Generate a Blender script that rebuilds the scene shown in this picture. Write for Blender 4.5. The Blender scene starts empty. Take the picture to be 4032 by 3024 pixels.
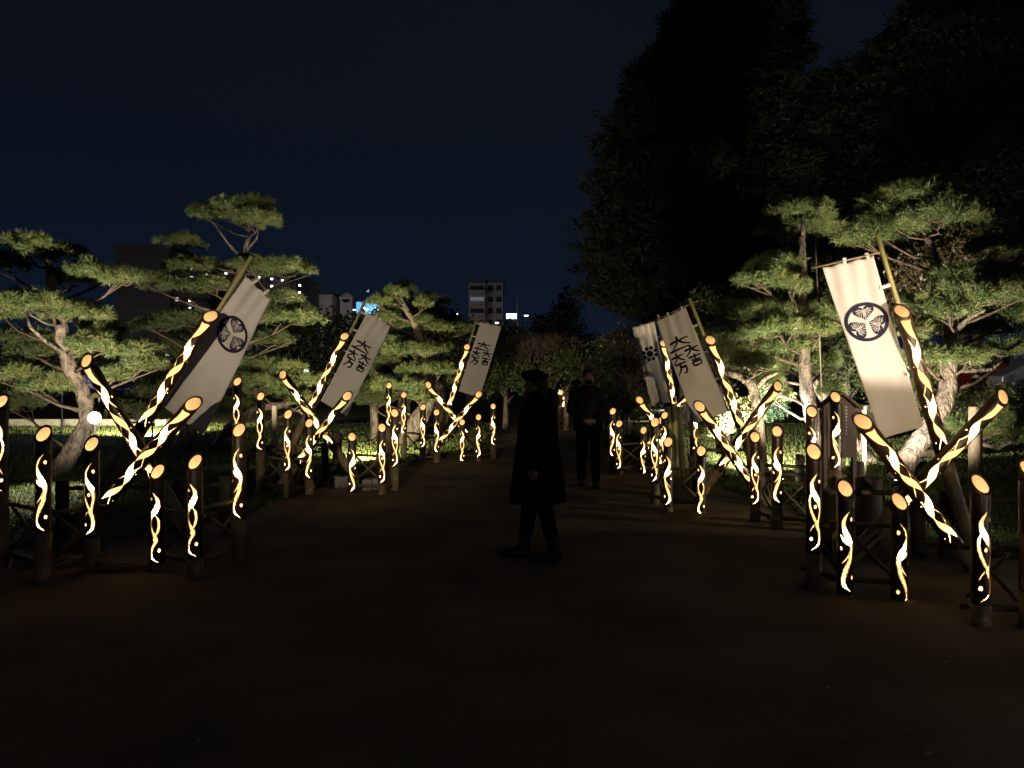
import bpy, math, random
import numpy as np
from mathutils import Vector, Matrix
random.seed(7); RNG = np.random.default_rng(7)
sc = bpy.context.scene
col = sc.collection
R = math.radians

# ------------------------------------------------------------------ camera
H = 1.6
cam = bpy.data.cameras.new("camera"); cam.lens = 27.0; cam.sensor_width = 36.0
cam.shift_y = -26 / 4032.0; cam.clip_start = 0.05; cam.clip_end = 2000
camo = bpy.data.objects.new("camera", cam); col.objects.link(camo)
camo.location = (0, 0, H); camo.rotation_euler = (R(90), 0, 0)
sc.camera = camo
HZ = 1486.0; F = 3024.0
def P(px, py, Y): return Vector(((px - 2016) * Y / F, Y, H - (py - HZ) * Y / F))

# ------------------------------------------------------------------ world (night sky)
w = bpy.data.worlds.new("World"); sc.world = w; w.use_nodes = True
nt = w.node_tree; nt.nodes.clear()
def N(t, **k):
    n = nt.nodes.new(t)
    for a, b in k.items(): setattr(n, a, b)
    return n
out = N('ShaderNodeOutputWorld'); bg = N('ShaderNodeBackground'); add = N('ShaderNodeAddShader')
bg2 = N('ShaderNodeBackground'); sky = N('ShaderNodeTexSky'); sky.sky_type = 'NISHITA'; sky.sun_disc = False
sky.sun_elevation = R(3); sky.sun_rotation = R(200)
nt.links.new(sky.outputs[0], bg2.inputs[0]); bg2.inputs[1].default_value = 0.0006
tc = N('ShaderNodeTexCoord'); sep = N('ShaderNodeSeparateXYZ'); ramp = N('ShaderNodeValToRGB')
nt.links.new(tc.outputs['Generated'], sep.inputs[0]); nt.links.new(sep.outputs[2], ramp.inputs[0])
cr = ramp.color_ramp
cr.elements[0].position = 0.0; cr.elements[0].color = (.0030, .0078, .0205, 1)
cr.elements[1].position = 0.9; cr.elements[1].color = (.0032, .0040, .0085, 1)
e = cr.elements.new(.12); e.color = (.0024, .0058, .0152, 1)
e = cr.elements.new(.28); e.color = (.0027, .0045, .0092, 1)
e = cr.elements.new(.45); e.color = (.0032, .0042, .0085, 1)
noi = N('ShaderNodeTexNoise'); noi.inputs['Scale'].default_value = 1.7; noi.inputs['Detail'].default_value = 3
mr = N('ShaderNodeMapRange'); mr.inputs[3].default_value = .82; mr.inputs[4].default_value = 1.22
nt.links.new(tc.outputs['Generated'], noi.inputs[0]); nt.links.new(noi.outputs[0], mr.inputs[0])
nt.links.new(ramp.outputs[0], bg.inputs[0]); nt.links.new(mr.outputs[0], bg.inputs[1])
nt.links.new(bg.outputs[0], add.inputs[0]); nt.links.new(bg2.outputs[0], add.inputs[1]); nt.links.new(add.outputs[0], out.inputs[0])
# moonlight, very faint
sl = bpy.data.lights.new("moon_light", 'SUN'); sl.energy = 0.004; sl.angle = R(.5); sl.color = (.8, .88, 1)
so = bpy.data.objects.new("moon_light", sl); col.objects.link(so); so.rotation_euler = (R(40), 0, R(160))

sc.view_settings.view_transform = 'Standard'; sc.view_settings.look = 'None'
sc.view_settings.exposure = 0; sc.view_settings.gamma = 1; sc.view_settings.use_curve_mapping = False
sc.render.engine = 'CYCLES'
cy = sc.cycles
cy.use_denoising = True
try: cy.denoiser = 'OPENIMAGEDENOISE'
except Exception: pass
cy.max_bounces = 5; cy.diffuse_bounces = 2; cy.glossy_bounces = 2; cy.transmission_bounces = 3; cy.transparent_max_bounces = 4
cy.sample_clamp_indirect = 2.0; cy.caustics_reflective = False; cy.caustics_refractive = False
cy.use_light_tree = True

# ------------------------------------------------------------------ helpers
def tag(o, label=None, cat=None, group=None, kind=None):
    if label: o['label'] = label
    if cat: o['category'] = cat
    if group: o['group'] = group
    if kind: o['kind'] = kind
    return o
def empty(name, loc, label, cat, group=None, rz=0):
    o = bpy.data.objects.new(name, None); col.objects.link(o)
    o.location = loc; o.rotation_euler = (0, 0, rz); o.empty_display_size = .1
    return tag(o, label, cat, group)
def mesh(name, V, Fs, m=None, smooth=False):
    me = bpy.data.meshes.new(name)
    if isinstance(Fs, np.ndarray):
        V = np.asarray(V, dtype=np.float32); nF, k = Fs.shape
        me.vertices.add(len(V)); me.vertices.foreach_set('co', V.ravel())
        me.loops.add(nF * k); me.loops.foreach_set('vertex_index', Fs.astype(np.int32).ravel())
        me.polygons.add(nF); me.polygons.foreach_set('loop_start', np.arange(0, nF * k, k, dtype=np.int32))
        me.update(calc_edges=True)
    else:
        me.from_pydata([tuple(v) for v in V], [], Fs); me.update()
    if smooth:
        me.polygons.foreach_set('use_smooth', np.ones(len(me.polygons), dtype=bool))
    if m: me.materials.append(m)
    return me
def obj(name, me, parent=None, loc=(0, 0, 0), m=None, kind=None, label=None):
    o = bpy.data.objects.new(name, me); col.objects.link(o)
    if parent: o.parent = parent
    o.location = loc
    if kind: o['kind'] = kind
    if label: o['label'] = label
    return o
class MB:
    def __init__(s): s.v = []; s.f = []
    def box(s, c, d, rot=None):
        b = len(s.v); c = Vector(c)
        for sx in (-1, 1):
            for sy in (-1, 1):
                for sz in (-1, 1):
                    p = Vector((sx * d[0] / 2, sy * d[1] / 2, sz * d[2] / 2))
                    if rot: p = rot @ p
                    s.v.append(c + p)
        for q in ((0, 1, 3, 2), (4, 6, 7, 5), (0, 4, 5, 1), (2, 3, 7, 6), (0, 2, 6, 4), (1, 5, 7, 3)):
            s.f.append(tuple(b + i for i in q))
        return s
    def tube(s, pts, rad, n=10, cap=True):
        pts = [Vector(p) for p in pts]
        if not hasattr(rad, '__len__'): rad = [rad] * len(pts)
        b = len(s.v); up = Vector((0, 0, 1)); a = None
        for i, p in enumerate(pts):
            d = (pts[min(i + 1, len(pts) - 1)] - pts[max(i - 1, 0)]).normalized()
            if a is None:
                a = d.cross(up if abs(d.z) < .95 else Vector((1, 0, 0))).normalized()
            else:
                a = (a - d * a.dot(d)).normalized()
            c = d.cross(a)
            for k in range(n):
                t = 2 * math.pi * k / n
                s.v.append(p + (a * math.cos(t) + c * math.sin(t)) * rad[i])
        for i in range(len(pts) - 1):
            for k in range(n):
                k2 = (k + 1) % n
                s.f.append((b + i * n + k, b + i * n + k2, b + (i + 1) * n + k2, b + (i + 1) * n + k))
        if cap:
            s.f.append(tuple(b + k for k in range(n))[::-1])
            s.f.append(tuple(b + (len(pts) - 1) * n + k for k in range(n)))
        return s
    def build(s, name, m, parent=None, smooth=False, **k):
        return obj(name, mesh(name, s.v, s.f, m, smooth), parent, **k)

def mat(name, c1, c2=None, rough=.7, scale=8, bump=0, bscale=None, spec=.5, trans=0, emit=None, es=0, detail=4, stretch=None, bd=.03):
    m = bpy.data.materials.new(name); m.use_nodes = True
    t = m.node_tree; b = t.nodes['Principled BSDF']
    b.inputs['Roughness'].default_value = rough
    b.inputs['Specular IOR Level'].default_value = spec
    tcn = t.nodes.new('ShaderNodeTexCoord'); mp = t.nodes.new('ShaderNodeMapping')
    t.links.new(tcn.outputs['Object'], mp.inputs[0])
    if stretch: mp.inputs['Scale'].default_value = stretch
    n = t.nodes.new('ShaderNodeTexNoise'); n.inputs['Scale'].default_value = scale; n.inputs['Detail'].default_value = detail
    t.links.new(mp.outputs[0], n.inputs[0])
    r = t.nodes.new('ShaderNodeValToRGB')
    r.color_ramp.elements[0].position = .35; r.color_ramp.elements[1].position = .65
    r.color_ramp.elements[0].color = (*c1, 1); r.color_ramp.elements[1].color = (*(c2 or c1), 1)
    t.links.new(n.outputs[0], r.inputs[0]); t.links.new(r.outputs[0], b.inputs['Base Color'])
    if bump:
        n2 = t.nodes.new('ShaderNodeTexNoise'); n2.inputs['Scale'].default_value = bscale or scale * 3; n2.inputs['Detail'].default_value = 6
        t.links.new(mp.outputs[0], n2.inputs[0])
        bm = t.nodes.new('ShaderNodeBump'); bm.inputs['Strength'].default_value = bump; bm.inputs['Distance'].default_value = bd
        t.links.new(n2.outputs[0], bm.inputs['Height']); t.links.new(bm.outputs[0], b.inputs['Normal'])
    if emit:
        b.inputs['Emission Color'].default_value = (*emit, 1); b.inputs['Emission Strength'].default_value = es
    if trans:
        tr = t.nodes.new('ShaderNodeBsdfTranslucent'); mx = t.nodes.new('ShaderNodeMixShader'); mx.inputs[0].default_value = trans
        t.links.new(r.outputs[0], tr.inputs[0]); t.links.new(b.outputs[0], mx.inputs[1]); t.links.new(tr.outputs[0], mx.inputs[2])
        t.links.new(mx.outputs[0], t.nodes['Material Output'].inputs[0])
    return m
def emis(name, c, s):
    m = bpy.data.materials.new(name); m.use_nodes = True; t = m.node_tree
    b = t.nodes['Principled BSDF']; b.inputs['Base Color'].default_value = (*c, 1)
    b.inputs['Emission Color'].default_value = (*c, 1); b.inputs['Emission Strength'].default_value = s
    return m
M = {}
M['soil'] = mat('packed_soil', (.25, .215, .14), (.14, .118, .074), .95, 1.1, .55, 42, spec=.1, detail=12)
M['lawn'] = mat('lawn', (.045, .065, .018), (.10, .105, .04), .9, 1.6, .9, 60, spec=.2, detail=8)
M['grass'] = mat('grass_blade', (.075, .12, .03), (.16, .17, .06), .7, 1.3, spec=.3, trans=.3)
M['bark'] = mat('pine_bark', (.15, .11, .08), (.03, .023, .018), .6, 9, 1.0, 22, spec=.6, stretch=(1, 1, .5), bd=.09)
M['twig'] = mat('twig_bark', (.085, .06, .042), (.035, .026, .02), .8, 9, .8, 22, spec=.2)
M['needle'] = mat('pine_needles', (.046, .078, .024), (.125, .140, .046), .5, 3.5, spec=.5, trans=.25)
M['needle_dim'] = mat('pine_needles_shaded', (.03, .046, .016), (.055, .064, .022), .6, 3.5, spec=.3, trans=.2)  # darker copy of the needles, shade painted into the colour
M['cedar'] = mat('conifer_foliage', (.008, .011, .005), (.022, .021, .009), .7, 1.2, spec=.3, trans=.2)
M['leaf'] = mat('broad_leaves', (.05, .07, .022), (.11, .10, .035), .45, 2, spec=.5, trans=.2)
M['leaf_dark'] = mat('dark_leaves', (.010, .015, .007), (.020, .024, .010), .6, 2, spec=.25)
M['leaf_brown'] = mat('autumn_leaves', (.085, .055, .026), (.055, .055, .022), .4, 3, spec=.6, trans=.2)
M['leaf_green'] = mat('clipped_leaves', (.035, .075, .04), (.06, .095, .045), .5, 3, spec=.4, trans=.2)
M['smoked'] = mat('smoked_bamboo', (.030, .017, .010), (.055, .030, .016), .32, 5, .15, 40, spec=.6, stretch=(3, 3, .4))
M['cut'] = mat('cut_bamboo_edge', (.40, .27, .13), (.30, .19, .09), .7, 30, spec=.2)
M['bamboo'] = mat('natural_bamboo', (.30, .22, .12), (.16, .12, .06), .42, 4, .2, 40, spec=.5, stretch=(3, 3, .5))
M['bamboo_green'] = mat('green_bamboo', (.22, .24, .08), (.30, .24, .10), .4, 4, .2, 40, spec=.5, stretch=(3, 3, .5))
M['rail'] = mat('weathered_bamboo', (.20, .155, .09), (.10, .08, .045), .55, 5, .2, 30, spec=.4)
M['cloth'] = mat('banner_cloth', (.70, .66, .60), (.64, .60, .54), .85, 2.5, .12, 300, spec=.15, trans=.22)
M['ink'] = mat('navy_ink', (.012, .012, .028), (.018, .016, .034), .8, 20, spec=.2)
M['ink2'] = mat('black_ink', (.010, .009, .010), (.016, .014, .014), .8, 20, spec=.2)
M['cloth_line'] = mat('undyed_cloth', (.66, .62, .56), None, .85, 5, spec=.1)
M['wood'] = mat('stained_wood', (.10, .045, .028), (.06, .028, .018), .55, 6, .3, 40, spec=.4, stretch=(4, 4, .6))
M['greywood'] = mat('grey_wood', (.12, .09, .06), (.07, .052, .036), .7, 6, .4, 40, stretch=(4, 4, .6))
M['palewood'] = mat('pale_wood', (.17, .14, .09), (.12, .10, .065), .7, 6, .3, 40, stretch=(4, 4, .6))
M['paint'] = mat('white_lettering', (.7, .66, .6), None, .7, 5)
M['stone'] = mat('pale_stone', (.32, .30, .26), (.22, .20, .17), .85, 9, .5, 30)
M['rope'] = mat('black_rope', (.02, .018, .015), (.04, .035, .03), .8, 30)
M['metal'] = mat('dark_metal', (.04, .04, .04), (.06, .06, .06), .4, 9)
M['black'] = mat('black_wool', (.0035, .0035, .004), (.006, .006, .007), .95, 14, .2, 120, spec=.1)
M['black2'] = mat('dark_jacket', (.006, .006, .006), (.010, .010, .009), .8, 14, .2, 120, spec=.15)
M['boot'] = mat('dark_leather', (.008, .007, .006), (.012, .010, .009), .7, 14)
M['skin'] = mat('skin', (.20, .12, .085), (.17, .10, .07), .6, 14)
M['hair'] = mat('dark_hair', (.006, .005, .004), (.010, .008, .006), .5, 30)
M['shoe'] = mat('grey_shoe', (.10, .095, .085), (.06, .055, .05), .7, 14)
M['wall'] = mat('rendered_wall', (.30, .28, .27), (.24, .225, .22), .9, 1, spec=.2)
M['wall_dark'] = mat('dark_wall', (.09, .085, .09), (.07, .065, .07), .9, 1, spec=.2)
M['wall_white'] = mat('white_wall', (.62, .60, .58), (.55, .53, .52), .9, 1, spec=.2)
M['pane'] = mat('window_glass', (.03, .035, .05), None, .12, 3)
M['roofing'] = mat('roofing', (.06, .06, .065), None, .8, 3)
M['lit_cyan'] = emis('cyan_lit_panel', (.16, .50, .85), 1.0)
M['lit_white'] = emis('white_lit_panel', (.85, .95, 1), 4.0)
M['lit_win'] = emis('lit_window', (1, .86, .84), .55)
M['lit_dim'] = emis('dim_lit_window', (.55, .60, .75), .10)
M['lit_bulb'] = emis('corridor_lamp', (1, .90, .86), 5)
M['halo_ring'] = emis('floodlight_halo_glow', (1, .80, .52), .9)  # glowing ring round the lens, stands in for its glare halo
M['flood'] = emis('floodlight_lens', (1, .93, .80), 60)
M['flood_hot'] = emis('spotlight_lens', (1, .9, .85), 25)
M['tarp'] = mat('blue_tarpaulin', (.02, .03, .22), (.03, .04, .30), .5, 5)
M['car_paint'] = mat('pale_car_paint', (.09, .10, .11), None, .25, 3)
M['car_red'] = mat('red_car_paint', (.06, .005, .005), None, .3, 3)
M['tyre'] = mat('tyre', (.02, .02, .02), None, .8, 3)
M['fallen'] = mat('fallen_leaf', (.42, .36, .26), (.26, .18, .09), .7, 12)

# liner paper: lit by the lamp inside plus its own diffuse glow (lamp diffuser)
def paper_mat(name, glow, col_):
    m = bpy.data.materials.new(name); m.use_nodes = True; t = m.node_tree; t.nodes.clear()
    o = t.nodes.new('ShaderNodeOutputMaterial'); a = t.nodes.new('ShaderNodeAddShader')
    tr = t.nodes.new('ShaderNodeBsdfTranslucent'); em = t.nodes.new('ShaderNodeEmission')
    n = t.nodes.new('ShaderNodeTexNoise'); n.inputs['Scale'].default_value = 14; n.inputs['Detail'].default_value = 3
    tcn = t.nodes.new('ShaderNodeTexCoord'); t.links.new(tcn.outputs['Object'], n.inputs[0])
    mrn = t.nodes.new('ShaderNodeMapRange'); mrn.inputs[3].default_value = glow * .8; mrn.inputs[4].default_value = glow * 1.2
    t.links.new(n.outputs[0], mrn.inputs[0]); t.links.new(mrn.outputs[0], em.inputs[1])
    tr.inputs[0].default_value = (*col_, 1); em.inputs[0].default_value = (1, .60, .24, 1)
    t.links.new(tr.outputs[0], a.inputs[0]); t.links.new(em.outputs[0], a.inputs[1]); t.links.new(a.outputs[0], o.inputs[0])
    return m
M['liner'] = paper_mat('lantern_paper', 1.0, (.95, .78, .52))
M['disc'] = paper_mat('lantern_cap_paper', .70, (.95, .70, .40))
M['disc2'] = paper_mat('tall_lantern_cap_paper', .52, (.95, .70, .42))

# ------------------------------------------------------------------ ground
def sheet(name, outline, z, m, **k):
    me = mesh(name, [(x, y, z) for x, y in outline], [tuple(range(len(outline)))], m)
    return obj(name, me, None, kind='structure', **k)
sheet('ground', [(-700, -60), (700, -60), (700, 900), (-700, 900)], 0, M['soil'])
def jag(pts, n=14, a=.14, seed=1):
    r = random.Random(seed); o = []
    for i in range(len(pts) - 1):
        (x0, y0), (x1, y1) = pts[i], pts[i + 1]
        for k in range(n):
            t = k / n; o.append((x0 + (x1 - x0) * t + r.uniform(-a, a), y0 + (y1 - y0) * t + r.uniform(-a, a)))
    o.append(pts[-1]); return o
LB = [(-9.5, 4.6), (-5.2, 6.9), (-3.4, 7.9), (-2.9, 10.5), (-2.3, 12.4), (-1.6, 15.2), (-.7, 17.5), (-.6, 27)]
RB = [(9, 4.9), (4.6, 6.5), (3.5, 7.7), (3.2, 10), (2.9, 13), (2.7, 16), (2.9, 27)]
lawnL = jag(LB, seed=2) + [(-40, 27), (-40, 4.6)]
lawnR = jag(RB, seed=3) + [(40, 27), (40, 4.9)]
sheet('lawn', lawnL, .004, M['lawn'])
sheet('lawn', lawnR[::-1], .004, M['lawn'])
def bx(tab, y):
    ys = [p[1] for p in tab]; xs = [p[0] for p in tab]; return np.interp(y, ys, xs)
def grass(name, side, n, label):
    y = 6.2 + (26.5 - 6.2) * RNG.random(n) ** 1.25
    b = bx(LB if side < 0 else RB, y); x = b + side * (RNG.random(n) ** 1.1 * (2 + .68 * y))
    hgt = RNG.uniform(.02, .05, n) * (1 + .02 * y); a = RNG.uniform(0, 2 * np.pi, n); wd = .004 + .0007 * y
    dx = np.cos(a) * wd; dy = np.sin(a) * wd; lx = RNG.normal(0, .02, n); ly = RNG.normal(0, .02, n)
    V = np.stack([np.stack([x - dx, y - dy, 0 * x + .004], 1), np.stack([x + dx, y + dy, 0 * x + .004], 1),
                  np.stack([x + lx, y + ly, hgt + .004], 1)], 1).reshape(-1, 3)
    o = obj(name, mesh(name, V, np.arange(3 * n).reshape(-1, 3), M['grass'])); tag(o, label, 'grass', kind='stuff')
grass('grass', -1, 70000, 'short mown grass on the lawn left of the path')
grass('grass', 1, 60000, 'short mown grass on the lawn right of the path')
# fallen leaves on the path
def leaves_on(n, fx, label):
    V = []; Fc = []
    for i in range(n):
        x, y = fx(); a = random.uniform(0, 6.28); L = random.uniform(.012, .03); c, s_ = math.cos(a), math.sin(a); b = len(V)
        for u, v, z in ((-1, 0, .004), (0, -.5, .012), (1, 0, .006), (0, .5, .014)):
            V.append((x + (u * c - v * s_) * L, y + (u * s_ + v * c) * L, z))
        Fc.append((b, b + 1, b + 2, b + 3))
    o = obj('fallen_leaves', mesh('fallen_leaves', V, Fc, M['fallen'])); tag(o, label, 'leaves', kind='stuff')
def fx():
    y = random.uniform(2.6, 14); return (random.uniform(-2.6, 2.9) if random.random() < .35 else random.uniform(1.2, 3.6)) * (.5 + y / 11), y
leaves_on(150, fx, 'scattered pale fallen leaves on the brown path')

# kerb / low wall at the far side of the left lawn
mb = MB(); mb.box((-17, 25.2, .12), (11.5, .5, .24)); k = mb.build('low_wall', M['stone'])
tag(k, 'low pale stone edging wall beyond the left lawn', 'wall')
# ------------------------------------------------------------------ carved lanterns
def smoothi(s, ks, vs):
    ks = np.array(ks); vs = np.array(vs); s = np.clip(s, ks[0], ks[-1])
    i = np.clip(np.searchsorted(ks, s, side='right') - 1, 0, len(ks) - 2)
    t = (s - ks[i]) / (ks[i + 1] - ks[i]); 
    m = np.gradient(vs, ks); h = ks[i + 1] - ks[i]
    t2, t3 = t * t, t * t * t
    return (2 * t3 - 3 * t2 + 1) * vs[i] + (t3 - 2 * t2 + t) * h * m[i] + (-2 * t3 + 3 * t2) * vs[i + 1] + (t3 - t2) * h * m[i + 1]
VSTR = {
 1: dict(strands=[
      ([0, .07, .15, .23, .31, .39, .47, .55, .62, .70, .78, .88, .95, 1], [-.4, .05, .4, .3, -.1, -.42, -.5, -.3, 0, .15, -.2, -.45, -.2, .6],
       [.01, .10, .18, .22, .30, .16, .11, .12, .20, .17, .17, .17, .14, .01]),
      ([.33, .41, .49, .56, .63], [.05, .45, .52, .4, .1], [.01, .10, .11, .12, .08])],
    solid=[(.20, .36), (.9, 1.01)], dots=[(-.45, .12, .13), (.55, .83, .13), (-.72, .57, .08), (-.05, .68, .1)]),
 2: dict(strands=[
      ([0, .08, .16, .26, .36, .45, .53, .62, .70, .78, .86, .93, 1], [.35, -.15, -.38, -.2, .2, .5, .42, .25, -.05, -.3, -.45, -.25, .45],
       [.01, .10, .15, .18, .24, .18, .16, .17, .2, .19, .18, .15, .01]),
      ([.30, .35, .40, .44], [-.7, -.4, .0, .3], [.01, .12, .2, .1]),
      ([.50, .56, .62, .66], [.3, .1, -.3, -.6], [.08, .09, .06, .01])],
    solid=[(.22, .42), (.9, 1.01)], dots=[(.5, .11, .13), (-.62, .47, .11), (.55, .82, .13)]),
 3: dict(strands=[
      ([0, .08, .16, .26, .35, .44, .52, .6, .68, .76, .84, .92, 1], [.3, -.15, -.42, -.2, .25, .5, .5, .35, .2, .42, .5, .3, -.5],
       [.01, .10, .15, .2, .25, .15, .11, .10, .17, .16, .15, .13, .01]),
      ([.24, .34, .44, .54, .64, .70], [-.3, -.6, -.58, -.3, .1, .35], [.01, .09, .11, .12, .14, .08]),
      ([.64, .70, .77], [.1, -.3, -.6], [.07, .06, .01])],
    solid=[(.22, .38), (.92, 1.01)], dots=[(.5, .12, .13), (0.0, .44, .12), (-.45, .85, .13), (.12, .63, .1)]),
}
def carve_v(kind, mirror, X, S, LP):
    d = VSTR[kind]; sn = S / LP; x = X * (-1 if mirror else 1)
    hole = np.zeros(X.shape, bool); core = hole.copy()
    for ks, xs, ws in d['strands']:
        xc = smoothi(sn, ks, np.array(xs)); wc = np.interp(sn, ks, ws) * 1.25
        hole |= (np.abs(x - xc) < wc * 1.12) & (sn > ks[0]) & (sn < ks[-1])
        core |= (np.abs(x - xc) < wc * .62) & (sn > ks[0] + .04) & (sn < ks[-1])
    sol = core
    for a, b in d['solid']: sol |= (sn > a) & (sn < b)
    i = np.round(X * .088 / .0024).astype(int); j = np.round(S / .0030).astype(int)
    lat = ((i % 3) != 0) & (((j + (i // 3) % 2) % 3) != 0)
    rnd = RNG.random(X.shape) < .10
    hole &= sol | lat | rnd
    for cx, cs, r in d['dots']:
        hole |= ((x - cx) * .088) ** 2 + ((sn - cs) * LP) ** 2 < (r * .118) ** 2
    return hole
def carve_l(phase, mirror, X, S, LP):
    x = X * (-1 if mirror else 1); hole = np.zeros(X.shape, bool)
    seg = .245
    # leaf shaped segments swinging across the culm
    s0 = 0.0; side = -1
    nseg = int(LP / seg)
    a0 = -.05
    ks = [0, .06, .13, .20]; xs = [-.25, -.22, -.02, .38]; ws = [.55, .40, .30, .05]
    xc = smoothi(S, ks, np.array(xs)); wc = np.interp(S, ks, ws)
    hole |= (np.abs(x - xc) < wc) & (S < .2)
    s0 = .19; xe = .38
    k = 0
    while s0 + seg <= LP + .02:
        x1 = -.42 if xe > 0 else .42
        t = (S - s0) / seg; ok = (t > 0) & (t < 1)
        xc = xe + (x1 - xe) * (t * t * (3 - 2 * t))
        wc = .045 + (.44 if k % 2 == 0 else .36) * np.sin(np.pi * np.clip(t, 0, 1)) ** 1.3
        hole |= ok & (np.abs(x - xc) < wc)
        # thin flame crossing the other way
        for (u0, u1, xa, xb, wm) in ((-.1, .45, -xe * 1.5, -xe * .2, .07), (.55, 1.05, -x1 * .2, -x1 * 1.55, .06)):
            if k % 2 == phase or u0 > 0:
                tt = (t - u0) / (u1 - u0); ok2 = (tt > 0) & (tt < 1)
                xc2 = xa + (xb - xa) * tt ** 1.3
                hole |= ok2 & (np.abs(x - xc2) < wm * np.sin(np.pi * np.clip(tt, 0, 1)) ** .7)
        # trail of shrinking dots
        for q in range(7):
            cs = s0 + seg * (.25 + .09 * q); cx = (-xe if q < 20 else 0) * (1.05 + .05 * q); r = .0075 - .0008 * q
            hole |= ((x - cx) * .1) ** 2 + (S - cs) ** 2 < r * r
        xe = x1; s0 += seg; k += 1
    for cx, cs, r in ((.75, .33, .008), (-.8, .42, .007), (.8, .66, .008), (-.75, .78, .007), (.7, 1.0, .008), (-.8, 1.12, .007)):
        hole |= ((x - cx) * .1) ** 2 + (S - cs) ** 2 < r * r
    return hole
def carved_mesh(name, rad, LP, start, tail, alpha, fn, nc=76, dz=.0028):
    """front half finely gridded and pierced, back half plain, slanted top. z=0 is the front lip of the cut"""
    ta = math.tan(alpha); V = []; Q = []
    Lt = start + LP + tail; nr = int(Lt / dz)
    th = np.linspace(-math.pi / 2, math.pi / 2, nc + 1)
    zz = -np.linspace(0, Lt, nr + 1)
    TH, ZZ = np.meshgrid(th, zz)
    VV = np.stack([rad * np.sin(TH), -rad * np.cos(TH), ZZ], -1).reshape(-1, 3)
    thc = (th[1:] + th[:-1]) / 2; zc = (zz[1:] + zz[:-1]) / 2
    TC, ZC = np.meshgrid(thc, zc)
    X = TC / (math.pi / 2) * 1.25; S = -ZC - start
    hole = fn(X, S, LP) & (S > 0) & (S < LP) & (np.abs(X) < 1.2)
    idx = np.arange((nr + 1) * (nc + 1)).reshape(nr + 1, nc + 1)
    q = np.stack([idx[:-1, :-1], idx[1:, :-1], idx[1:, 1:], idx[:-1, 1:]], -1)[~hole]
    base = len(VV)
    # back half
    nb = 24; tb = np.linspace(math.pi / 2, 3 * math.pi / 2, nb + 1)
    Vb = []
    for z in (0, -Lt): Vb += [(rad * math.sin(t), -rad * math.cos(t), z) for t in tb]
    qb = [(base + k, base + nb + 1 + k, base + nb + 2 + k, base + k + 1) for k in range(nb)]
    b2 = base + len(Vb)
    # collar up to the slanted cut + rim
    n = 48; Vc = []; qc = []
    for kk in range(n):
        t = 2 * math.pi * kk / n; x, y = math.sin(t), -math.cos(t)
        zt = (y + 1) * rad * ta + .004
        ri = rad - .010; zi = (y * ri + rad) * ta + .004
        Vc += [(rad * x, rad * y, 0), (rad * x, rad * y, zt), (ri * x, ri * y, zi), (ri * x, ri * y, zi - .03)]
    for kk in range(n):
        a = b2 + kk * 4; b = b2 + ((kk + 1) % n) * 4
        qc += [(a, b, b + 1, a + 1), (a + 1, b + 1, b + 2, a + 2), (a + 2, b + 2, b + 3, a + 3)]
    V = np.vstack([VV, np.array(Vb), np.array(Vc)]); Q = np.vstack([q, np.array(qb), np.array(qc)])
    me = mesh(name, V, Q, M['smoked'], True); me.materials.append(M['cut'])
    o = bpy.data.objects.new('tmp', me); col.objects.link(o); sd = o.modifiers.new('wall', 'SOLIDIFY'); sd.thickness = .0055; sd.offset = -1; sd.material_offset_rim = 1; sd.material_offset = 0
    dg = bpy.context.evaluated_depsgraph_get(); m2 = bpy.data.meshes.new_from_object(o.evaluated_get(dg)); bpy.data.objects.remove(o); m2.name = name
    return m2, Lt
def disc_mesh(name, rad, alpha, m):
    ta = math.tan(alpha); ri = rad - .0098; V = [(0, 0, rad * ta - .006)]; n = 40
    for k in range(n):
        t = 2 * math.pi * k / n; x, y = ri * math.sin(t), -ri * math.cos(t); V.append((x, y, (y + rad) * ta - .006))
    return mesh(name, V, [(0, 1 + k, 1 + (k + 1) % n) for k in range(n)], m)
def liner_mesh(name, rad, L):
    mb = MB(); mb.tube([(0, 0, -.004), (0, 0, -L)], rad, 32, cap=False); return mesh(name, mb.v, mb.f, M['liner'], True)
def culm_mesh(name, rad, L, m, node=.32, z0=0):
    """plain bamboo with swollen nodes, from z=0 down to -L"""
    pts = []; rr = []; z = 0; nz = node * .55
    pts.append((0, 0, 0)); rr.append(rad)
    while nz < L - .03:
        for d, k in ((-.012, 1.0), (-.004, 1.07), (0, .985), (.005, 1.075), (.014, 1.0)):
            pts.append((0, 0, -(nz + d))); rr.append(rad * k)
        nz += node
    pts.append((0, 0, -L)); rr.append(rad)
    mb = MB(); mb.tube(pts, rr, 20); return mesh(name, mb.v, mb.f, m, True)
LPV = .60; STV = .085; RV = .058; ALV = R(49)
CV = {}
for k in (1, 2, 3):
    for mir in (0, 1):
        CV[(k, mir)] = carved_mesh('carved_culm', RV, LPV, STV, .02, ALV, lambda X, S, L, k=k, mir=mir: carve_v(k, mir, X, S, L))
DISCV = disc_mesh('glowing_cap', RV, ALV, M['disc']); LINV = liner_mesh('paper_liner', RV - .011, LPV + STV)
LPL = 1.22; STL = .0; RL = .064; ALL = R(47)
CL = {}
for ph in (0, 1):
    for mir in (0, 1):
        CL[(ph, mir)] = carved_mesh('carved_culm', RL, LPL, .006, .02, ALL, lambda X, S, L, ph=ph, mir=mir: carve_l(ph, mir, X, S, L))
DISCL = disc_mesh('glowing_cap', RL, ALL, M['disc2']); LINL = liner_mesh('paper_liner', RL - .011, LPL)
LED = bpy.data.lights.new('led_lamp', 'POINT'); LED.energy = 2.5; LED.color = (1, .68, .36); LED.shadow_soft_size = .012
LEDS = bpy.data.lights.new('led_lamp_small', 'POINT'); LEDS.energy = 1.3; LEDS.color = (1, .70, .42); LEDS.shadow_soft_size = .012
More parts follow.
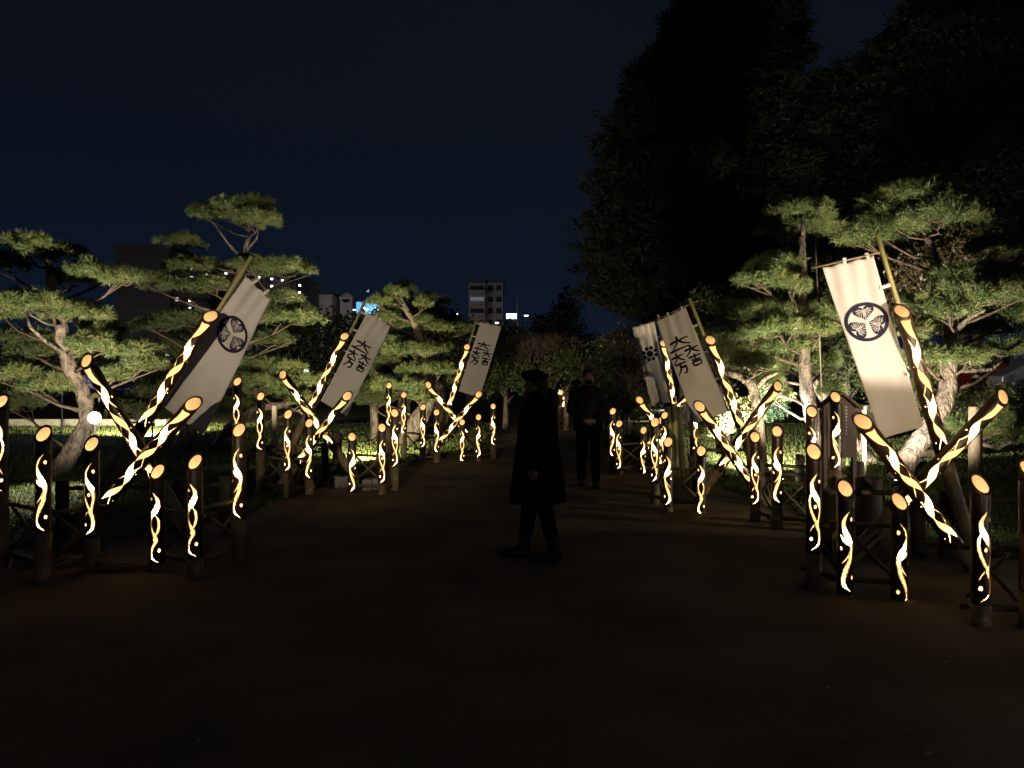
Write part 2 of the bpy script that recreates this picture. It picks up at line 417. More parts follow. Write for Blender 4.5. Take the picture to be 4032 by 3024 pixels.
def lamp(parent, loc, d=None):
    o = bpy.data.objects.new('led_lamp', d or LED); col.objects.link(o); o.parent = parent; o.location = loc
GV = 'carved bamboo lantern posts'
POST = {}
def vlantern(key, px, py, Y, kind, mir, yaw, label):
    g = HZ + H * F / Y; hd = (g - py) * Y / F       # height of the cap centre
    zf = hd - RV * math.tan(ALV)
    x = (px - 2016) * Y / F
    root = empty('bamboo_lantern', (x, Y, 0), label, 'lantern', GV, rz=R(yaw) )
    me, Lt = CV[(kind, mir)]
    obj('carved_culm', me, root, (0, 0, zf)); obj('glowing_cap', DISCV, root, (0, 0, zf)); obj('paper_liner', LINV, root, (0, 0, zf))
    L = zf - Lt + .03
    if L > .02: obj('lower_culm', culm_mesh('lower_culm', RV * 1.03, L, M['bamboo'], random.uniform(.2, .3)), root, (0, 0, zf - Lt))
    hs = {1: .27, 2: .33, 3: .29}[kind]
    lamp(root, (0, -.012, zf - STV - LPV * hs)); lamp(root, (0, -.01, zf - STV - LPV * .93), LEDS)
    POST[key] = Vector((x, Y, 0)); return root
lan = [
 ('L1', 3, 1581, 6.5, 3, 1, 5, 'carved lantern post cut by the left edge of the photo'),
 ('L2', 171, 1709, 6.02, 2, 0, 8, 'carved lantern post with black upper culm, second from the left edge'),
 ('L3', 361, 1748, 6.37, 3, 0, 5, 'carved lantern post under the end of the low crossing bamboo, near left display'),
 ('L4', 621, 1856, 6.40, 1, 0, -3, 'lowest lantern post of the near left display, just under the bamboo crossing'),
 ('L5', 768, 1818, 6.16, 1, 0, -6, 'lantern post with pale foot standing nearest the path in the near left display'),
 ('L6', 941, 1693, 6.64, 2, 0, 0, 'front lantern post of the overlapping pair right of the near left banner'),
 ('L7', 935, 1502, 10.2, 1, 0, 0, 'tall lantern post half hidden behind another, right of the near left banner'),
 ('L8', 1026, 1560, 10.8, 1, 0, 2, 'lantern post left of the pale wooden stake on the left lawn'),
 ('L9', 1134, 1631, 10.2, 3, 0, 2, 'lantern post with pale round foot, just right of the pale wooden stake'),
 ('L10', 1217, 1666, 10.5, 2, 0, 4, 'lantern post in front of the bamboo crossing of the middle left display'),
 ('L11', 1386, 1720, 10.6, 2, 1, 14, 'short lantern post alone in front of the brightly lit strip of lawn'),
 ('L12', 1504, 1684, 10.5, 3, 0, 12, 'lantern post beside the pale stone blocks, middle left display'),
 ('L13', 1554, 1626, 10.9, 3, 0, 14, 'lantern post with the largest cap left of the far left display'),
 ('L14', 1531, 1518, 14.4, 1, 0, 6, 'tallest lantern post below the brightly lit pine pads, far left display'),
 ('L15', 1590, 1555, 15.0, 1, 0, 2, 'second tallest lantern post below the lit pine, far left display'),
 ('L16', 1665, 1603, 14.4, 3, 0, 2, 'lantern post in front of the lit gnarled pine trunk, far left display'),
 ('L17', 1719, 1623, 14.4, 2, 0, 6, 'lantern post at the foot of the far left crossing bamboos, left side'),
 ('L18', 1820, 1662, 14.8, 1, 0, 0, 'shortest lantern post directly right of the far left bamboo crossing'),
 ('L19', 1884, 1642, 14.6, 2, 1, 0, 'lantern post between the far left crossing and the last post before the path'),
 ('L20', 1942, 1600, 15.1, 2, 0, 0, 'last lantern post of the left side, beside the path near the walkers'),
 ('R1', 2413, 1619, 12.9, 2, 0, -22, 'first lantern post right of the walkers, back one of the pair'),
 ('R2', 2438, 1668, 12.7, 3, 0, -22, 'lower front lantern post of the pair right of the walkers'),
 ('R3', 2534, 1694, 12.9, 2, 1, -22, 'short lantern post alone below the far right crossing bamboos'),
 ('R4', 2579, 1662, 9.7, 3, 0, -20, 'lantern post in front of the far right bamboo crossing, dark foot'),
 ('R5', 2617, 1635, 12.2, 2, 1, -24, 'lantern post with cap peeking above its neighbours, far right display'),
 ('R5b', 2597, 1657, 13.0, 1, 1, -22, 'lantern post almost hidden between two others, far right display'),
 ('R6', 2631, 1740, 9.2, 2, 1, -20, 'lantern post at the left front corner of the middle right display'),
 ('R7', 2761, 1775, 9.1, 1, 0, -18, 'lowest lantern post under the lettered banner, middle right display'),
 ('R10', 2732, 1590, 11.4, 1, 1, 30, 'lantern post standing behind the lower edge of the lettered right banner'),
 ('R8', 2973, 1720, 8.55, 3, 0, -14, 'lantern post left of two, beside the lit lawn of the right side'),
 ('R9', 3060, 1698, 8.13, 2, 0, -16, 'lantern post with long pale foot, below the raised bamboo of the middle right'),
 ('R11', 3196, 1620, 8.0, 1, 0, -14, 'lantern post with pale lit side, partly behind a larger one near the wooden signboard'),
 ('R12', 3204, 1778, 5.9, 3, 0, -8, 'large lantern post with black foot at the left corner of the near right display'),
 ('R13', 3290, 1563, 8.2, 2, 1, -10, 'tallest lantern post, in front of the wooden signboard'),
 ('R14', 3328, 1923, 5.65, 2, 0, -8, 'lantern post below the left end of the near right crossing bamboos'),
 ('R15', 3541, 1974, 5.55, 2, 1, 4, 'lowest lantern post, beside the small spotlight of the near right display'),
 ('R16', 3860, 1905, 4.95, 3, 0, 4, 'largest lantern post, in front of the lower end of the long crossing bamboo'),
 ('R17', 4052, 1850, 4.9, 2, 0, 4, 'lantern post cut by the right edge of the photo'),
]
for a in lan: vlantern(*a)

GL = 'leaning carved bamboo lanterns crossed under the banners'
def leaner(t, b, Yt, Yb, kind, mir, label, R0=1.0):
    top = P(t[0], t[1], Yt); bot = P(b[0], b[1], Yb)
    ax = (top - bot).normalized(); 
    s = bot.z / ax.z; bot = bot - ax * s   # run it to the ground
    L = (top - bot).length
    f = Vector((0, -1, 0)); f = (f - ax * f.dot(ax)).normalized(); y = -f; x = y.cross(ax)
    root = empty('leaning_bamboo_lantern', bot, label, 'lantern', GL)
    root.rotation_mode = 'QUATERNION'
    root.rotation_quaternion = Matrix((x, y, ax)).transposed().to_quaternion()
    zf = L - RL * math.tan(ALL)
    me, Lt = CL[(kind, mir)]
    obj('carved_culm', me, root, (0, 0, zf)); obj('glowing_cap', DISCL, root, (0, 0, zf)); obj('paper_liner', LINL, root, (0, 0, zf))
    if zf - Lt > .05: obj('lower_culm', culm_mesh('lower_culm', RL * 1.02, zf - Lt + .04, M['bamboo'], .27), root, (0, 0, zf - Lt))
    lamp(root, (0, -.012, zf - .31)); lamp(root, (0, -.012, zf - .80)); lamp(root, (0, -.01, zf - 1.16), LEDS)
    return root
def cluster(tag_, l, data):
    for (t, b, Yt, Yb, k, m, lab) in data: leaner(t, b, Yt, Yb, k, m, lab)
cluster('A', 0, [
 ((340, 1420), (770, 2140), 7.1, 7.3, 0, 0, 'leaning lantern with glowing cap beside the floodlit pine trunk, near left display'),
 ((830, 1245), (290, 2115), 7.5, 7.55, 1, 1, 'tallest leaning lantern of the near left display, along the crest banner pole'),
 ((761, 1590), (262, 2150), 7.0, 7.2, 0, 1, 'low leaning lantern crossing in front of the near left banner')])
cluster('B', 0, [
 ((1113, 1475), (1410, 1895), 11.3, 11.6, 0, 0, 'leaning lantern pointing up left in the middle left display'),
 ((1357, 1324), (1090, 1880), 11.8, 11.9, 1, 1, 'tallest leaning lantern of the middle left display, beside the lettered banner'),
 ((1368, 1559), (1110, 1905), 11.1, 11.4, 1, 1, 'low leaning lantern pointing up right in the middle left display')])
cluster('C', 0, [
 ((1686, 1516), (1905, 1790), 15.2, 15.6, 0, 0, 'leaning lantern pointing up left in the far left display'),
 ((1839, 1366), (1712, 1790), 15.5, 15.7, 1, 1, 'tallest leaning lantern of the far left display, beside the small lettered banner'),
 ((1885, 1553), (1690, 1790), 14.9, 15.3, 0, 1, 'low leaning lantern pointing up right in the far left display')])
cluster('D', 0, [
 ((2518, 1575), (2700, 1850), 13.1, 13.3, 0, 0, 'leaning lantern pointing up left below the nine-dot banner'),
 ((2612, 1352), (2700, 1850), 13.5, 13.5, 1, 0, 'tall steep leaning lantern between the two right hand banners'),
 ((2722, 1538), (2545, 1760), 13.0, 13.2, 0, 1, 'low leaning lantern with its cap hidden behind the lettered right banner')])
cluster('E', 0, [
 ((2754, 1600), (3021, 1991), 9.4, 9.6, 1, 0, 'long low leaning lantern pointing up left in the middle right display'),
 ((2797, 1339), (3015, 1955), 9.8, 9.9, 0, 0, 'tallest leaning lantern of the middle right display, right of the lettered banner'),
 ((3063, 1520), (2792, 1900), 9.7, 9.9, 0, 1, 'leaning lantern pointing up right towards the signboard, middle right display')])
cluster('F', 0, [
 ((3397, 1660), (3845, 2252), 6.2, 6.35, 1, 0, 'long leaning lantern running down to the largest post, near right display'),
 ((3551, 1226), (3830, 2190), 6.7, 6.8, 0, 0, 'tallest leaning lantern of the near right display, beside the bright crest banner'),
 ((3950, 1562), (3345, 2200), 6.45, 6.7, 1, 1, 'leaning lantern pointing up right near the right edge of the photo')])

# ------------------------------------------------------------------ bamboo stands
def stand(keys_pairs, label, back=None, hi=.50):
    p0 = POST[keys_pairs[0][0]]
    root = empty('bamboo_stand', p0, label, 'bamboo stand', 'low bamboo stands of the displays')
    def rail(a, b, r=.016, nm='rail'):
        mb = MB(); a = Vector(a) - p0; b = Vector(b) - p0; n = max(2, int((b - a).length / .22)); pts = []; rr = []
        for i in range(n + 1):
            q = a.lerp(b, i / n); pts += [q.lerp(b if i < n else a, .0)]; rr.append(r * (1.15 if 0 < i < n else 1.0))
        mb.tube(pts, rr, 8); mb.build(nm, M['rail'], root, True)
    for q in keys_pairs:
        a, b = POST[q[0]], POST[q[1]]; off = Vector((0, .075, 0))
        e = (b - a).normalized() * .08
        z1 = hi + random.uniform(-.03, .03); z0 = .10
        rail(a - e + off + Vector((0, 0, z1)), b + e + off + Vector((0, 0, z1 + random.uniform(-.02, .02))))
        rail(a - e + off + Vector((0, 0, z0)), b + e + off + Vector((0, 0, z0)), .02)
        if len(q) < 3:
            rail(a + off * 1.5 + Vector((0, 0, z1)), b + off * 1.5 + Vector((0, 0, z0 + .04)), .013, 'brace')
            rail(a + off * 2 + Vector((0, 0, z0 + .04)), b + off * 2 + Vector((0, 0, z1)), .013, 'brace')
    if back:
        for (a, b, z) in back: rail((a[0], a[1], z), (b[0], b[1], z), .02)
        posts = {(a[0], a[1]) for a, b, z in back} | {(b[0], b[1]) for a, b, z in back}
        for (x, y) in posts:
            mb = MB(); mb.tube([Vector((x, y, 0)) - p0, Vector((x, y, .58)) - p0], .06, 12); mb.build('stand_post', M['greywood'], root, True)
def g2(px, py): Y = H * F / (py - HZ); return ((px - 2016) * Y / F, Y)
stand([('L1', 'L2'), ('L2', 'L3')], 'bamboo stand of rails and braces at the left edge', [((-4.45, 7.6), (-3.35, 7.8), .5), ((-4.45, 7.6), (-3.35, 7.8), .2)])
stand([('L4', 'L5'), ('L5', 'L6')], 'bamboo stand joining the three low posts nearest the path on the left', [((-3.35, 7.75), (-2.95, 7.9), .5), ((-3.35, 7.75), (-2.95, 7.9), .2)])
stand([('L8', 'L9'), ('L9', 'L10')], 'bamboo stand under the middle left display', [((-4.0, 11.5), (-2.9, 11.9), .55), ((-4.0, 11.5), (-2.9, 11.9), .45)])
stand([('L11', 'L12'), ('L12', 'L13')], 'bamboo stand between the stone blocks and the middle left display')
stand([('L15', 'L16'), ('L16', 'L17'), ('L18', 'L19'), ('L19', 'L20')], 'bamboo stand under the far left display')
stand([('R2', 'R3'), ('R3', 'R5')], 'bamboo stand under the nine-dot banner')
stand([('R4', 'R6'), ('R6', 'R7')], 'bamboo stand with crossed braces under the lettered right banner', [((2.55, 10.6), (3.3, 10.6), .6)])
stand([('R8', 'R9'), ('R9', 'R11')], 'bamboo stand between the middle right display and the signboard', [((3.1, 9.6), (4.2, 9.3), .5), ((3.1, 9.6), (4.2, 9.3), .4)])
stand([('R12', 'R14'), ('R14', 'R15')], 'bamboo stand at the left front of the near right display', [((2.85, 7.0), (3.7, 7.0), .55)])
stand([('R16', 'R17')], 'bamboo stand at the right edge of the photo', [((3.9, 6.9), (5.2, 6.9), .5), ((3.9, 6.9), (5.2, 6.9), .3)])
# upright green bamboo bundle behind the middle right display
for i, (px, py0, py1) in enumerate(((2655, 1600, 1880), (2690, 1600, 1876), (2668, 1590, 1880))):
    a = P(px, py1, 12.2); b = P(px - 28 + 6 * i, py0, 12.3); a.z = 0
    root = empty('bamboo_prop', a, ['leftmost upright green bamboo prop behind the far right display', 'rightmost upright green bamboo prop behind the far right display', 'middle upright green bamboo prop behind the far right display'][i], 'bamboo pole', 'green bamboo props')
    mb = MB(); d = b - a; pts = []; rr = []
    for k in range(9): pts.append(d * (k / 8)); rr.append(.05 if k % 2 else .054)
    mb.tube(pts, rr, 14); mb.build('culm', M['bamboo_green'], root, True)
# big dark sloping bamboos at the stands
# ------------------------------------------------------------------ banners
STROKES = {
 'big': [[(.02, .40), (.30, .385), (.70, .35), (.98, .34)], [(.46, .02), (.47, .30), (.36, .62), (.04, .98)], [(.50, .40), (.68, .66), (.97, .90)]],
 'one': [[(.0, .55), (.5, .47), (1, .45)]],
 'man': [[(.03, .12), (.5, .10), (.97, .12)], [(.40, .42), (.82, .42), (.80, .78), (.66, .97), (.52, .88)], [(.44, .12), (.38, .55), (.04, .98)]],
 'kichi': [[(.06, .20), (.94, .18)], [(.5, .0), (.5, .46)], [(.2, .46), (.82, .46)], [(.22, .62), (.25, .98)], [(.22, .63), (.80, .62), (.76, .98)], [(.25, .93), (.76, .93)]],
}
LAY = [('big', .10, 0, .70, .34, .085), ('one', .02, .30, .70, .10, .10), ('big', .0, .40, .44, .30, .11), ('man', .04, .68, .42, .32, .11),
       ('big', .50, .34, .48, .28, .11), ('kichi', .52, .60, .46, .32, .12)]
def banner(TL, TR, BR, BL, pole, bar, crest, cpos, label, polefar, seed=0, ties=()):
    """corner points are world positions; the cloth hangs between them with real folds"""
    TL, TR, BR, BL = [Vector(v) for v in (TL, TR, BR, BL)]
    org = Vector((pole[1].x, pole[1].y, pole[1].z))
    root = empty('banner', org, label, 'banner', 'banners on leaning poles')
    r = random.Random(seed)
    nrm = (TR - TL).cross(BL - TL).normalized()
    if nrm.y > 0: nrm = -nrm
    wv = ((TR - TL).length + (BR - BL).length) / 2; hv = ((BL - TL).length + (BR - TR).length) / 2
    ph = [r.uniform(0, 6.28) for _ in range(6)]
    def S(u, v):
        p = TL.lerp(TR, u).lerp(BL.lerp(BR, u), v)
        a = .006 * math.sin(7 * u + 3.0 * v + ph[0]) * (.4 + v) + .004 * math.sin(11 * u - 5 * v + ph[1]) * (1 - .4 * v) \
            + .016 * math.sin(3.2 * v + ph[2] + u * 2) * v + .006 * math.sin(19 * u + 9 * v + ph[3]) * (1 - v) ** 2 * 1.4
        sag = .012 * math.sin(math.pi * u * 3) ** 2 * (1 - v) ** 6
        return p + nrm * a - Vector((0, 0, sag))
    nu, nv = 26, 64; V = []; Fc = []
    for j in range(nv + 1):
        for i in range(nu + 1): V.append(S(i / nu, j / nv) - org)
    for j in range(nv):
        for i in range(nu):
            q = j * (nu + 1) + i; Fc.append((q, q + 1, q + nu + 2, q + nu + 1))
    cl = obj('cloth', mesh('cloth', V, Fc, M['cloth'], True), root)
    so_ = cl.modifiers.new('thick', 'SOLIDIFY'); so_.thickness = .0016; so_.offset = 0
    # printed marks
    def T(a, b, lift=.004):   # a, b in metres from the mark centre; b positive = down
        u = cpos[0] + a / wv; v = cpos[1] + b / hv
        return S(u, v) + nrm * lift - org
    pv = []; pf = []
    def poly_strip(L, Rr, lift):
        b0 = len(pv)
        for a, b in zip(L, Rr): pv.append(T(*a, lift)); pv.append(T(*b, lift))
        for k in range(len(L) - 1): pf.append((b0 + 2 * k, b0 + 2 * k + 1, b0 + 2 * k + 3, b0 + 2 * k + 2))
    def disc(cx, cy_, rr, lift):
        for k in range(3):
            r0, r1 = rr * k / 3, rr * (k + 1) / 3; Ls = []; Rs = []
            for q in range(25):
                t = 2 * math.pi * q / 24
                Ls.append((cx + r0 * math.cos(t), cy_ + r0 * math.sin(t))); Rs.append((cx + r1 * math.cos(t), cy_ + r1 * math.sin(t)))
            poly_strip(Ls, Rs, lift)
    def flush(name, m):
        nonlocal pv, pf
        obj(name, mesh(name, pv, pf, m, False), cl); pv = []; pf = []
    if crest == 'leaves':
        RR = .178
        Ls = [((RR) * math.cos(2 * math.pi * q / 72), RR * math.sin(2 * math.pi * q / 72)) for q in range(73)]
        Rs = [((RR * .83) * math.cos(2 * math.pi * q / 72), RR * .83 * math.sin(2 * math.pi * q / 72)) for q in range(73)]
        poly_strip(Ls, Rs, .004); flush('crest_ring', M['ink'])
        lf = []
        for k in range(3):
            A = R(-90 + 120 * k); ca, sa = math.cos(A), math.sin(A)
            def W(p, q, ca=ca, sa=sa): return (ca * p * RR - sa * q * RR, sa * p * RR + ca * q * RR)
            bd = []
            for i in range(41):
                t = math.pi - 2 * math.pi * i / 40
                hx = 16 * math.sin(t) ** 3; hy = 13 * math.cos(t) - 5 * math.cos(2 * t) - 2 * math.cos(3 * t) - math.cos(4 * t)
                bd.append((.04 + (hy + 17) / 29 * .78, hx / 16 * .50))
            c = (.42, 0)
            for q in range(3):
                f0, f1 = q / 3, (q + 1) / 3
                poly_strip([W(c[0] + (x - c[0]) * f0, c[1] + (y - c[1]) * f0) for x, y in bd], [W(c[0] + (x - c[0]) * f1, c[1] + (y - c[1]) * f1) for x, y in bd], .004)
            lf.append((W, bd))
        flush('crest_leaf', M['ink'])
        def line(p, q, wd, n=6):
            p = Vector(p); q = Vector(q); d = (q - p); nn = Vector((-d.y, d.x)).normalized() * wd * .5
            Ls = []; Rs = []
            for i in range(n + 1):
                m_ = p + d * (i / n); Ls.append(tuple(m_ + nn)); Rs.append(tuple(m_ - nn))
            poly_strip(Ls, Rs, .0085)
        for W, bd in lf:
            line(W(0, 0), W(.64, 0), .0052)
            for sgn in (-1, 1):
                for (p0, p1) in (((.62, .03), (.62, .39)), ((.60, .03), (.47, .38)), ((.60, .03), (.34, .27)), ((.60, .03), (.24, .19)), ((.52, .02), (.17, .10)),
                                 ((.60, .03), (.69, .26)), ((.44, .06), (.30, .0)), ((.52, .17), (.40, .30)), ((.56, .2), (.53, .35)), ((.36, .13), (.27, .21)), ((.63, .16), (.64, .31))):
                    line(W(p0[0], sgn * p0[1]), W(p1[0], sgn * p1[1]), .0030)
        flush('crest_vein', M['cloth_line'])
    elif crest == 'dots':
        disc(0, 0, .060, .004); flush('crest_dot', M['ink2'])
        for k in range(8):
            t = 2 * math.pi * (k + .5) / 8; disc(.108 * math.cos(t), .108 * math.sin(t), .034, .004); flush('crest_dot', M['ink2'])
    else:
        bw, bh = .43, .52
        for (g, x0, y0, w_, h_, th) in LAY:
            for st in STROKES[g]:
                pts = []
                for i in range(len(st) - 1):
                    n = 5
                    for k in range(n): t = k / n; pts.append((st[i][0] + (st[i + 1][0] - st[i][0]) * t, st[i][1] + (st[i + 1][1] - st[i][1]) * t))
                pts.append(st[-1]); n = len(pts)
                Ls = []; Rs = []
                wpts = [((x0 + p[0] * w_ - .5) * bw, (y0 + p[1] * h_ - .5) * bh) for p in pts]
                for i, p in enumerate(wpts):
                    a = wpts[max(0, i - 1)]; b = wpts[min(n - 1, i + 1)]; dx, dy = b[0] - a[0], b[1] - a[1]; l = math.hypot(dx, dy) or 1
                    t = i / (n - 1); ww = .017 * (1.15 - .65 * t if t > .15 else .75 + 2.6 * t)
                    Ls.append((p[0] - dy / l * ww, p[1] + dx / l * ww)); Rs.append((p[0] + dy / l * ww, p[1] - dx / l * ww))
                poly_strip(Ls, Rs, .0045)
            flush('lettering', M['ink2'])
    # pole, crossbar, ties
    mb = MB(); a, b = pole; n = 9; mb.tube([a.lerp(b, i / n) - org for i in range(n + 1)], [.022 if i % 2 else .024 for i in range(n + 1)], 12); mb.build('pole', M['bamboo_green'], root, True)
    mb = MB(); mb.tube([bar[0] - org, bar[1] - org], .008, 8); mb.build('crossbar', M['bamboo'], root, True)
    pd = (b - a)
    for (u, v, edge) in ties:
        p = S(u, v)
        if edge == 'top':
            t = (p - bar[0]).dot(bar[1] - bar[0]) / (bar[1] - bar[0]).length_squared; q = bar[0].lerp(bar[1], t)
        else:
            t = (p - a).dot(pd) / pd.length_squared; q = a.lerp(b, t)
        d = q - p; ln = d.length; mid = (p + q) / 2; z = d.normalized(); y = nrm; x = y.cross(z).normalized()
        rot = Matrix((x, y, z)).transposed()
        mb = MB(); mb.box(mid - org + nrm * .004, (.028, .004, ln + .05), rot); mb.build('tie', M['cloth_line'], root)
LT = ((.02, .03, 'side'), (.0, .22, 'side'), (.0, .45, 'side'), (.0, .7, 'side'), (.35, .0, 'top'), (.75, .0, 'top'))
RT = ((1, .19, 'side'), (1, .44, 'side'), (1, .70, 'side'), (.98, .96, 'side'), (.9, .0, 'top'), (.45, .0, 'top'))
def yat(pA, yA, pB, yB): return P(*pA, yA), P(*pB, yB)
# A near left
banner(P(962, 1075, 7.95), P(1064, 1180, 8.15), P(804, 1716, 7.75), P(640, 1600, 7.62), (P(992, 1010, 7.85), P(300, 2112, 7.75)), (P(944, 1008, 7.9), P(1082, 1190, 8.18)),
       'leaves', (.52, .36), 'grey lit crest banner leaning over the near left display', 0, 1, LT)
banner(P(1446, 1228, 12.2), P(1538, 1284, 12.5), P(1366, 1640, 12.2), P(1262, 1578, 12.0), (P(1440, 1182, 12.1), P(1100, 1885, 12.05)), (P(1414, 1184, 12.1), P(1556, 1294, 12.55)),
       'text', (.47, .42), 'lettered banner with black characters in the middle left display', 0, 2, LT)
banner(P(1892, 1268, 15.8), P(1974, 1286, 15.9), P(1889, 1567, 15.7), P(1806, 1540, 15.6), (P(1879, 1245, 15.75), P(1722, 1795, 15.7)), (P(1857, 1258, 15.75), P(1975, 1284, 15.9)),
       'text', (.52, .42), 'smallest lettered banner, far left display beside the walkers', 0, 3, LT)
banner(P(2489, 1289, 14.2), P(2577, 1268, 14.1), P(2637, 1582, 13.9), P(2566, 1601, 14.0), (P(2590, 1240, 13.9), P(2712, 1850, 13.7)), (P(2484, 1290, 14.2), P(2600, 1262, 13.95)),
       'dots', (.52, .37), 'banner with a ring of nine dark dots, partly behind the lettered one', 0, 4, RT)
banner(P(2582, 1265, 10.5), P(2699, 1211, 10.2), P(2872, 1618, 9.95), P(2738, 1668, 10.1), (P(2714, 1175, 10.1), P(3025, 1960, 10.0)), (P(2572, 1264, 10.5), P(2749, 1184, 10.1)),
       'text', (.48, .38), 'lettered banner of black characters leaning above the middle right display', 0, 5, RT)
banner(P(3237, 1053, 6.95), P(3438, 1006, 6.85), P(3634, 1679, 6.75), P(3470, 1728, 6.85), (P(3454, 930, 6.85), P(3842, 2195, 6.9)), (P(3194, 1057, 6.95), P(3466, 994, 6.85)),
       'leaves', (.50, .355), 'brightly lit white crest banner leaning above the near right display', 0, 6, RT)

# ------------------------------------------------------------------ trees
def needles(V_centres, T_dirs, K, ln, wd):
    """K needles radiating from every centre around its direction"""
    n = len(V_centres)
    d = T_dirs[:, None, :] * .62 + RNG.normal(0, .55, (n, K, 3)); d /= np.linalg.norm(d, axis=2, keepdims=True)
    L = RNG.uniform(.65, 1.1, (n, K, 1)) * ln
    s = np.cross(d, RNG.normal(0, 1, (n, K, 3))); s /= np.linalg.norm(s, axis=2, keepdims=True) + 1e-9
    c = V_centres[:, None, :] + RNG.normal(0, ln * .18, (n, K, 3))
    a = c - s * wd; b = c + s * wd; t = c + d * L
    V = np.stack([a, b, t], 2).reshape(-1, 3)
    return V, np.arange(len(V)).reshape(-1, 3)
def pad_mesh(rx, ry, rz, dist, dens=1.0, ln=.11):
    area = rx * ry
    nc = int(np.clip(area * 105 * dens, 14, 85))
    i = np.arange(nc) + .5; r = np.sqrt(i / nc) * RNG.uniform(.9, 1.05, nc); a = i * 2.39996 + RNG.normal(0, .25, nc)
    k = RNG.uniform(0, 6.28, 3)
    lump = 1 + .18 * np.sin(3 * a + k[0]) + .10 * np.sin(5 * a + k[1])
    cx = r * np.cos(a) * rx * .9 * lump; cy_ = r * np.sin(a) * ry * .9 * lump
    cz = np.sqrt(np.clip(1.02 - r ** 2, 0, 1)) * rz * RNG.uniform(.35, 1.0, nc) - rz * .25
    T3 = 11; cr_ = np.clip(.16 * np.sqrt(area) + .05, .07, .17)
    d = RNG.normal(0, 1, (nc, T3, 3)); d[:, :, 2] = np.abs(d[:, :, 2]) * .8 - .12; d[:, :, 0] += (cx / rx * .7)[:, None]; d[:, :, 1] += (cy_ / ry * .7)[:, None]
    d /= np.linalg.norm(d, axis=2, keepdims=True)
    C = (np.stack([cx, cy_, cz], 1)[:, None, :] + d * cr_ * RNG.uniform(.35, 1, (nc, T3, 1))).reshape(-1, 3)
    T = d.reshape(-1, 3)
    wd = .0026 + dist * .00030
    return needles(C, T, 28, ln, wd * .85)
def pine(label, Y, trunk, pads, m='needle', spread=.55, dens=1.0, group='trained garden pines', ln=.125, trunk2=()):
    pts = [P(px, py, Y + dy) for px, py, r, dy in trunk]; rad = [r for _, _, r, _ in trunk]
    base = Vector((pts[0].x, pts[0].y, 0)); pts[0].z = -.02
    root = empty('pine_tree', base, label, 'pine tree', group)
    # smooth trunk with knobbly radius
    sp = []; sr = []
    for i in range(len(pts) - 1):
        n = 7
        for k in range(n):
            t = k / n; a = pts[max(i - 1, 0)]; b = pts[i]; c = pts[i + 1]; d = pts[min(i + 2, len(pts) - 1)]
            q = ((b * 2) + (c - a) * t + (a * 2 - b * 5 + c * 4 - d) * t * t + (b * 3 - a - c * 3 + d) * t ** 3) * .5
            sp.append(q - base); sr.append((rad[i] + (rad[i + 1] - rad[i]) * t) * random.uniform(.93, 1.09))
    sp.append(pts[-1] - base); sr.append(rad[-1])
    sr[0] *= 1.35; sr[1] *= 1.15
    mb = MB(); mb.tube(sp, sr, 12); mb.build('trunk', M['bark'], root, True)
    for tr in trunk2:
        mb = MB(); q = [P(px, py, Y + dy) - base for px, py, r, dy in tr]; mb.tube(q, [t[2] for t in tr], 8); mb.build('limb', M['bark'], root, True)
    for pd in pads:
        px, py, rx, rz = pd[:4]; dy = pd[4] if len(pd) > 4 else random.uniform(-spread, spread)
        mm = M[pd[5]] if len(pd) > 5 else M[m]
        Yp = Y + dy; c = P(px, py, Yp); s = Yp / F
        Rx, Rz = rx * s, rz * s * 1.38
        V, T = pad_mesh(Rx, Rx * random.uniform(.6, .85), Rz, Yp, dens, ln)
        pr = obj('needle_pad', mesh('needle_pad', V, T, mm), root, c - base)
        # branch from the trunk
        tgt = c - base - Vector((0, 0, Rz * .35))
        cand = [(abs(q.z - (tgt.z - .12 - .35 * abs(q.x - tgt.x))) + .15 * (q - tgt).length, i) for i, q in enumerate(sp) if q.z > .2] or [(0, 0)]
        i = min(cand)[1]; a = sp[i]
        m1 = a.lerp(tgt, .4) + Vector((random.uniform(-.08, .08), random.uniform(-.08, .08), -.08 + random.uniform(-.05, .05)))
        m2 = a.lerp(tgt, .75) + Vector((0, 0, -.07))
        r0 = min(sr[i] * .45, .034)
        mb = MB(); mb.tube([a, m1, m2, tgt], [r0, r0 * .75, r0 * .55, r0 * .4], 6)
        for k in range(4):
            an = random.uniform(0, 6.28); e_ = tgt + Vector((math.cos(an) * Rx * .85, math.sin(an) * Rx * .6, random.uniform(.0, .5) * Rz))
            md = tgt.lerp(e_, .5) + Vector((random.uniform(-.05, .05), 0, -.05))
            mb.tube([tgt if k % 2 else m2, md, e_], [r0 * .4, r0 * .3, .004], 5, cap=False)
        mb.build('branch', M['twig'], root, True)
    return root
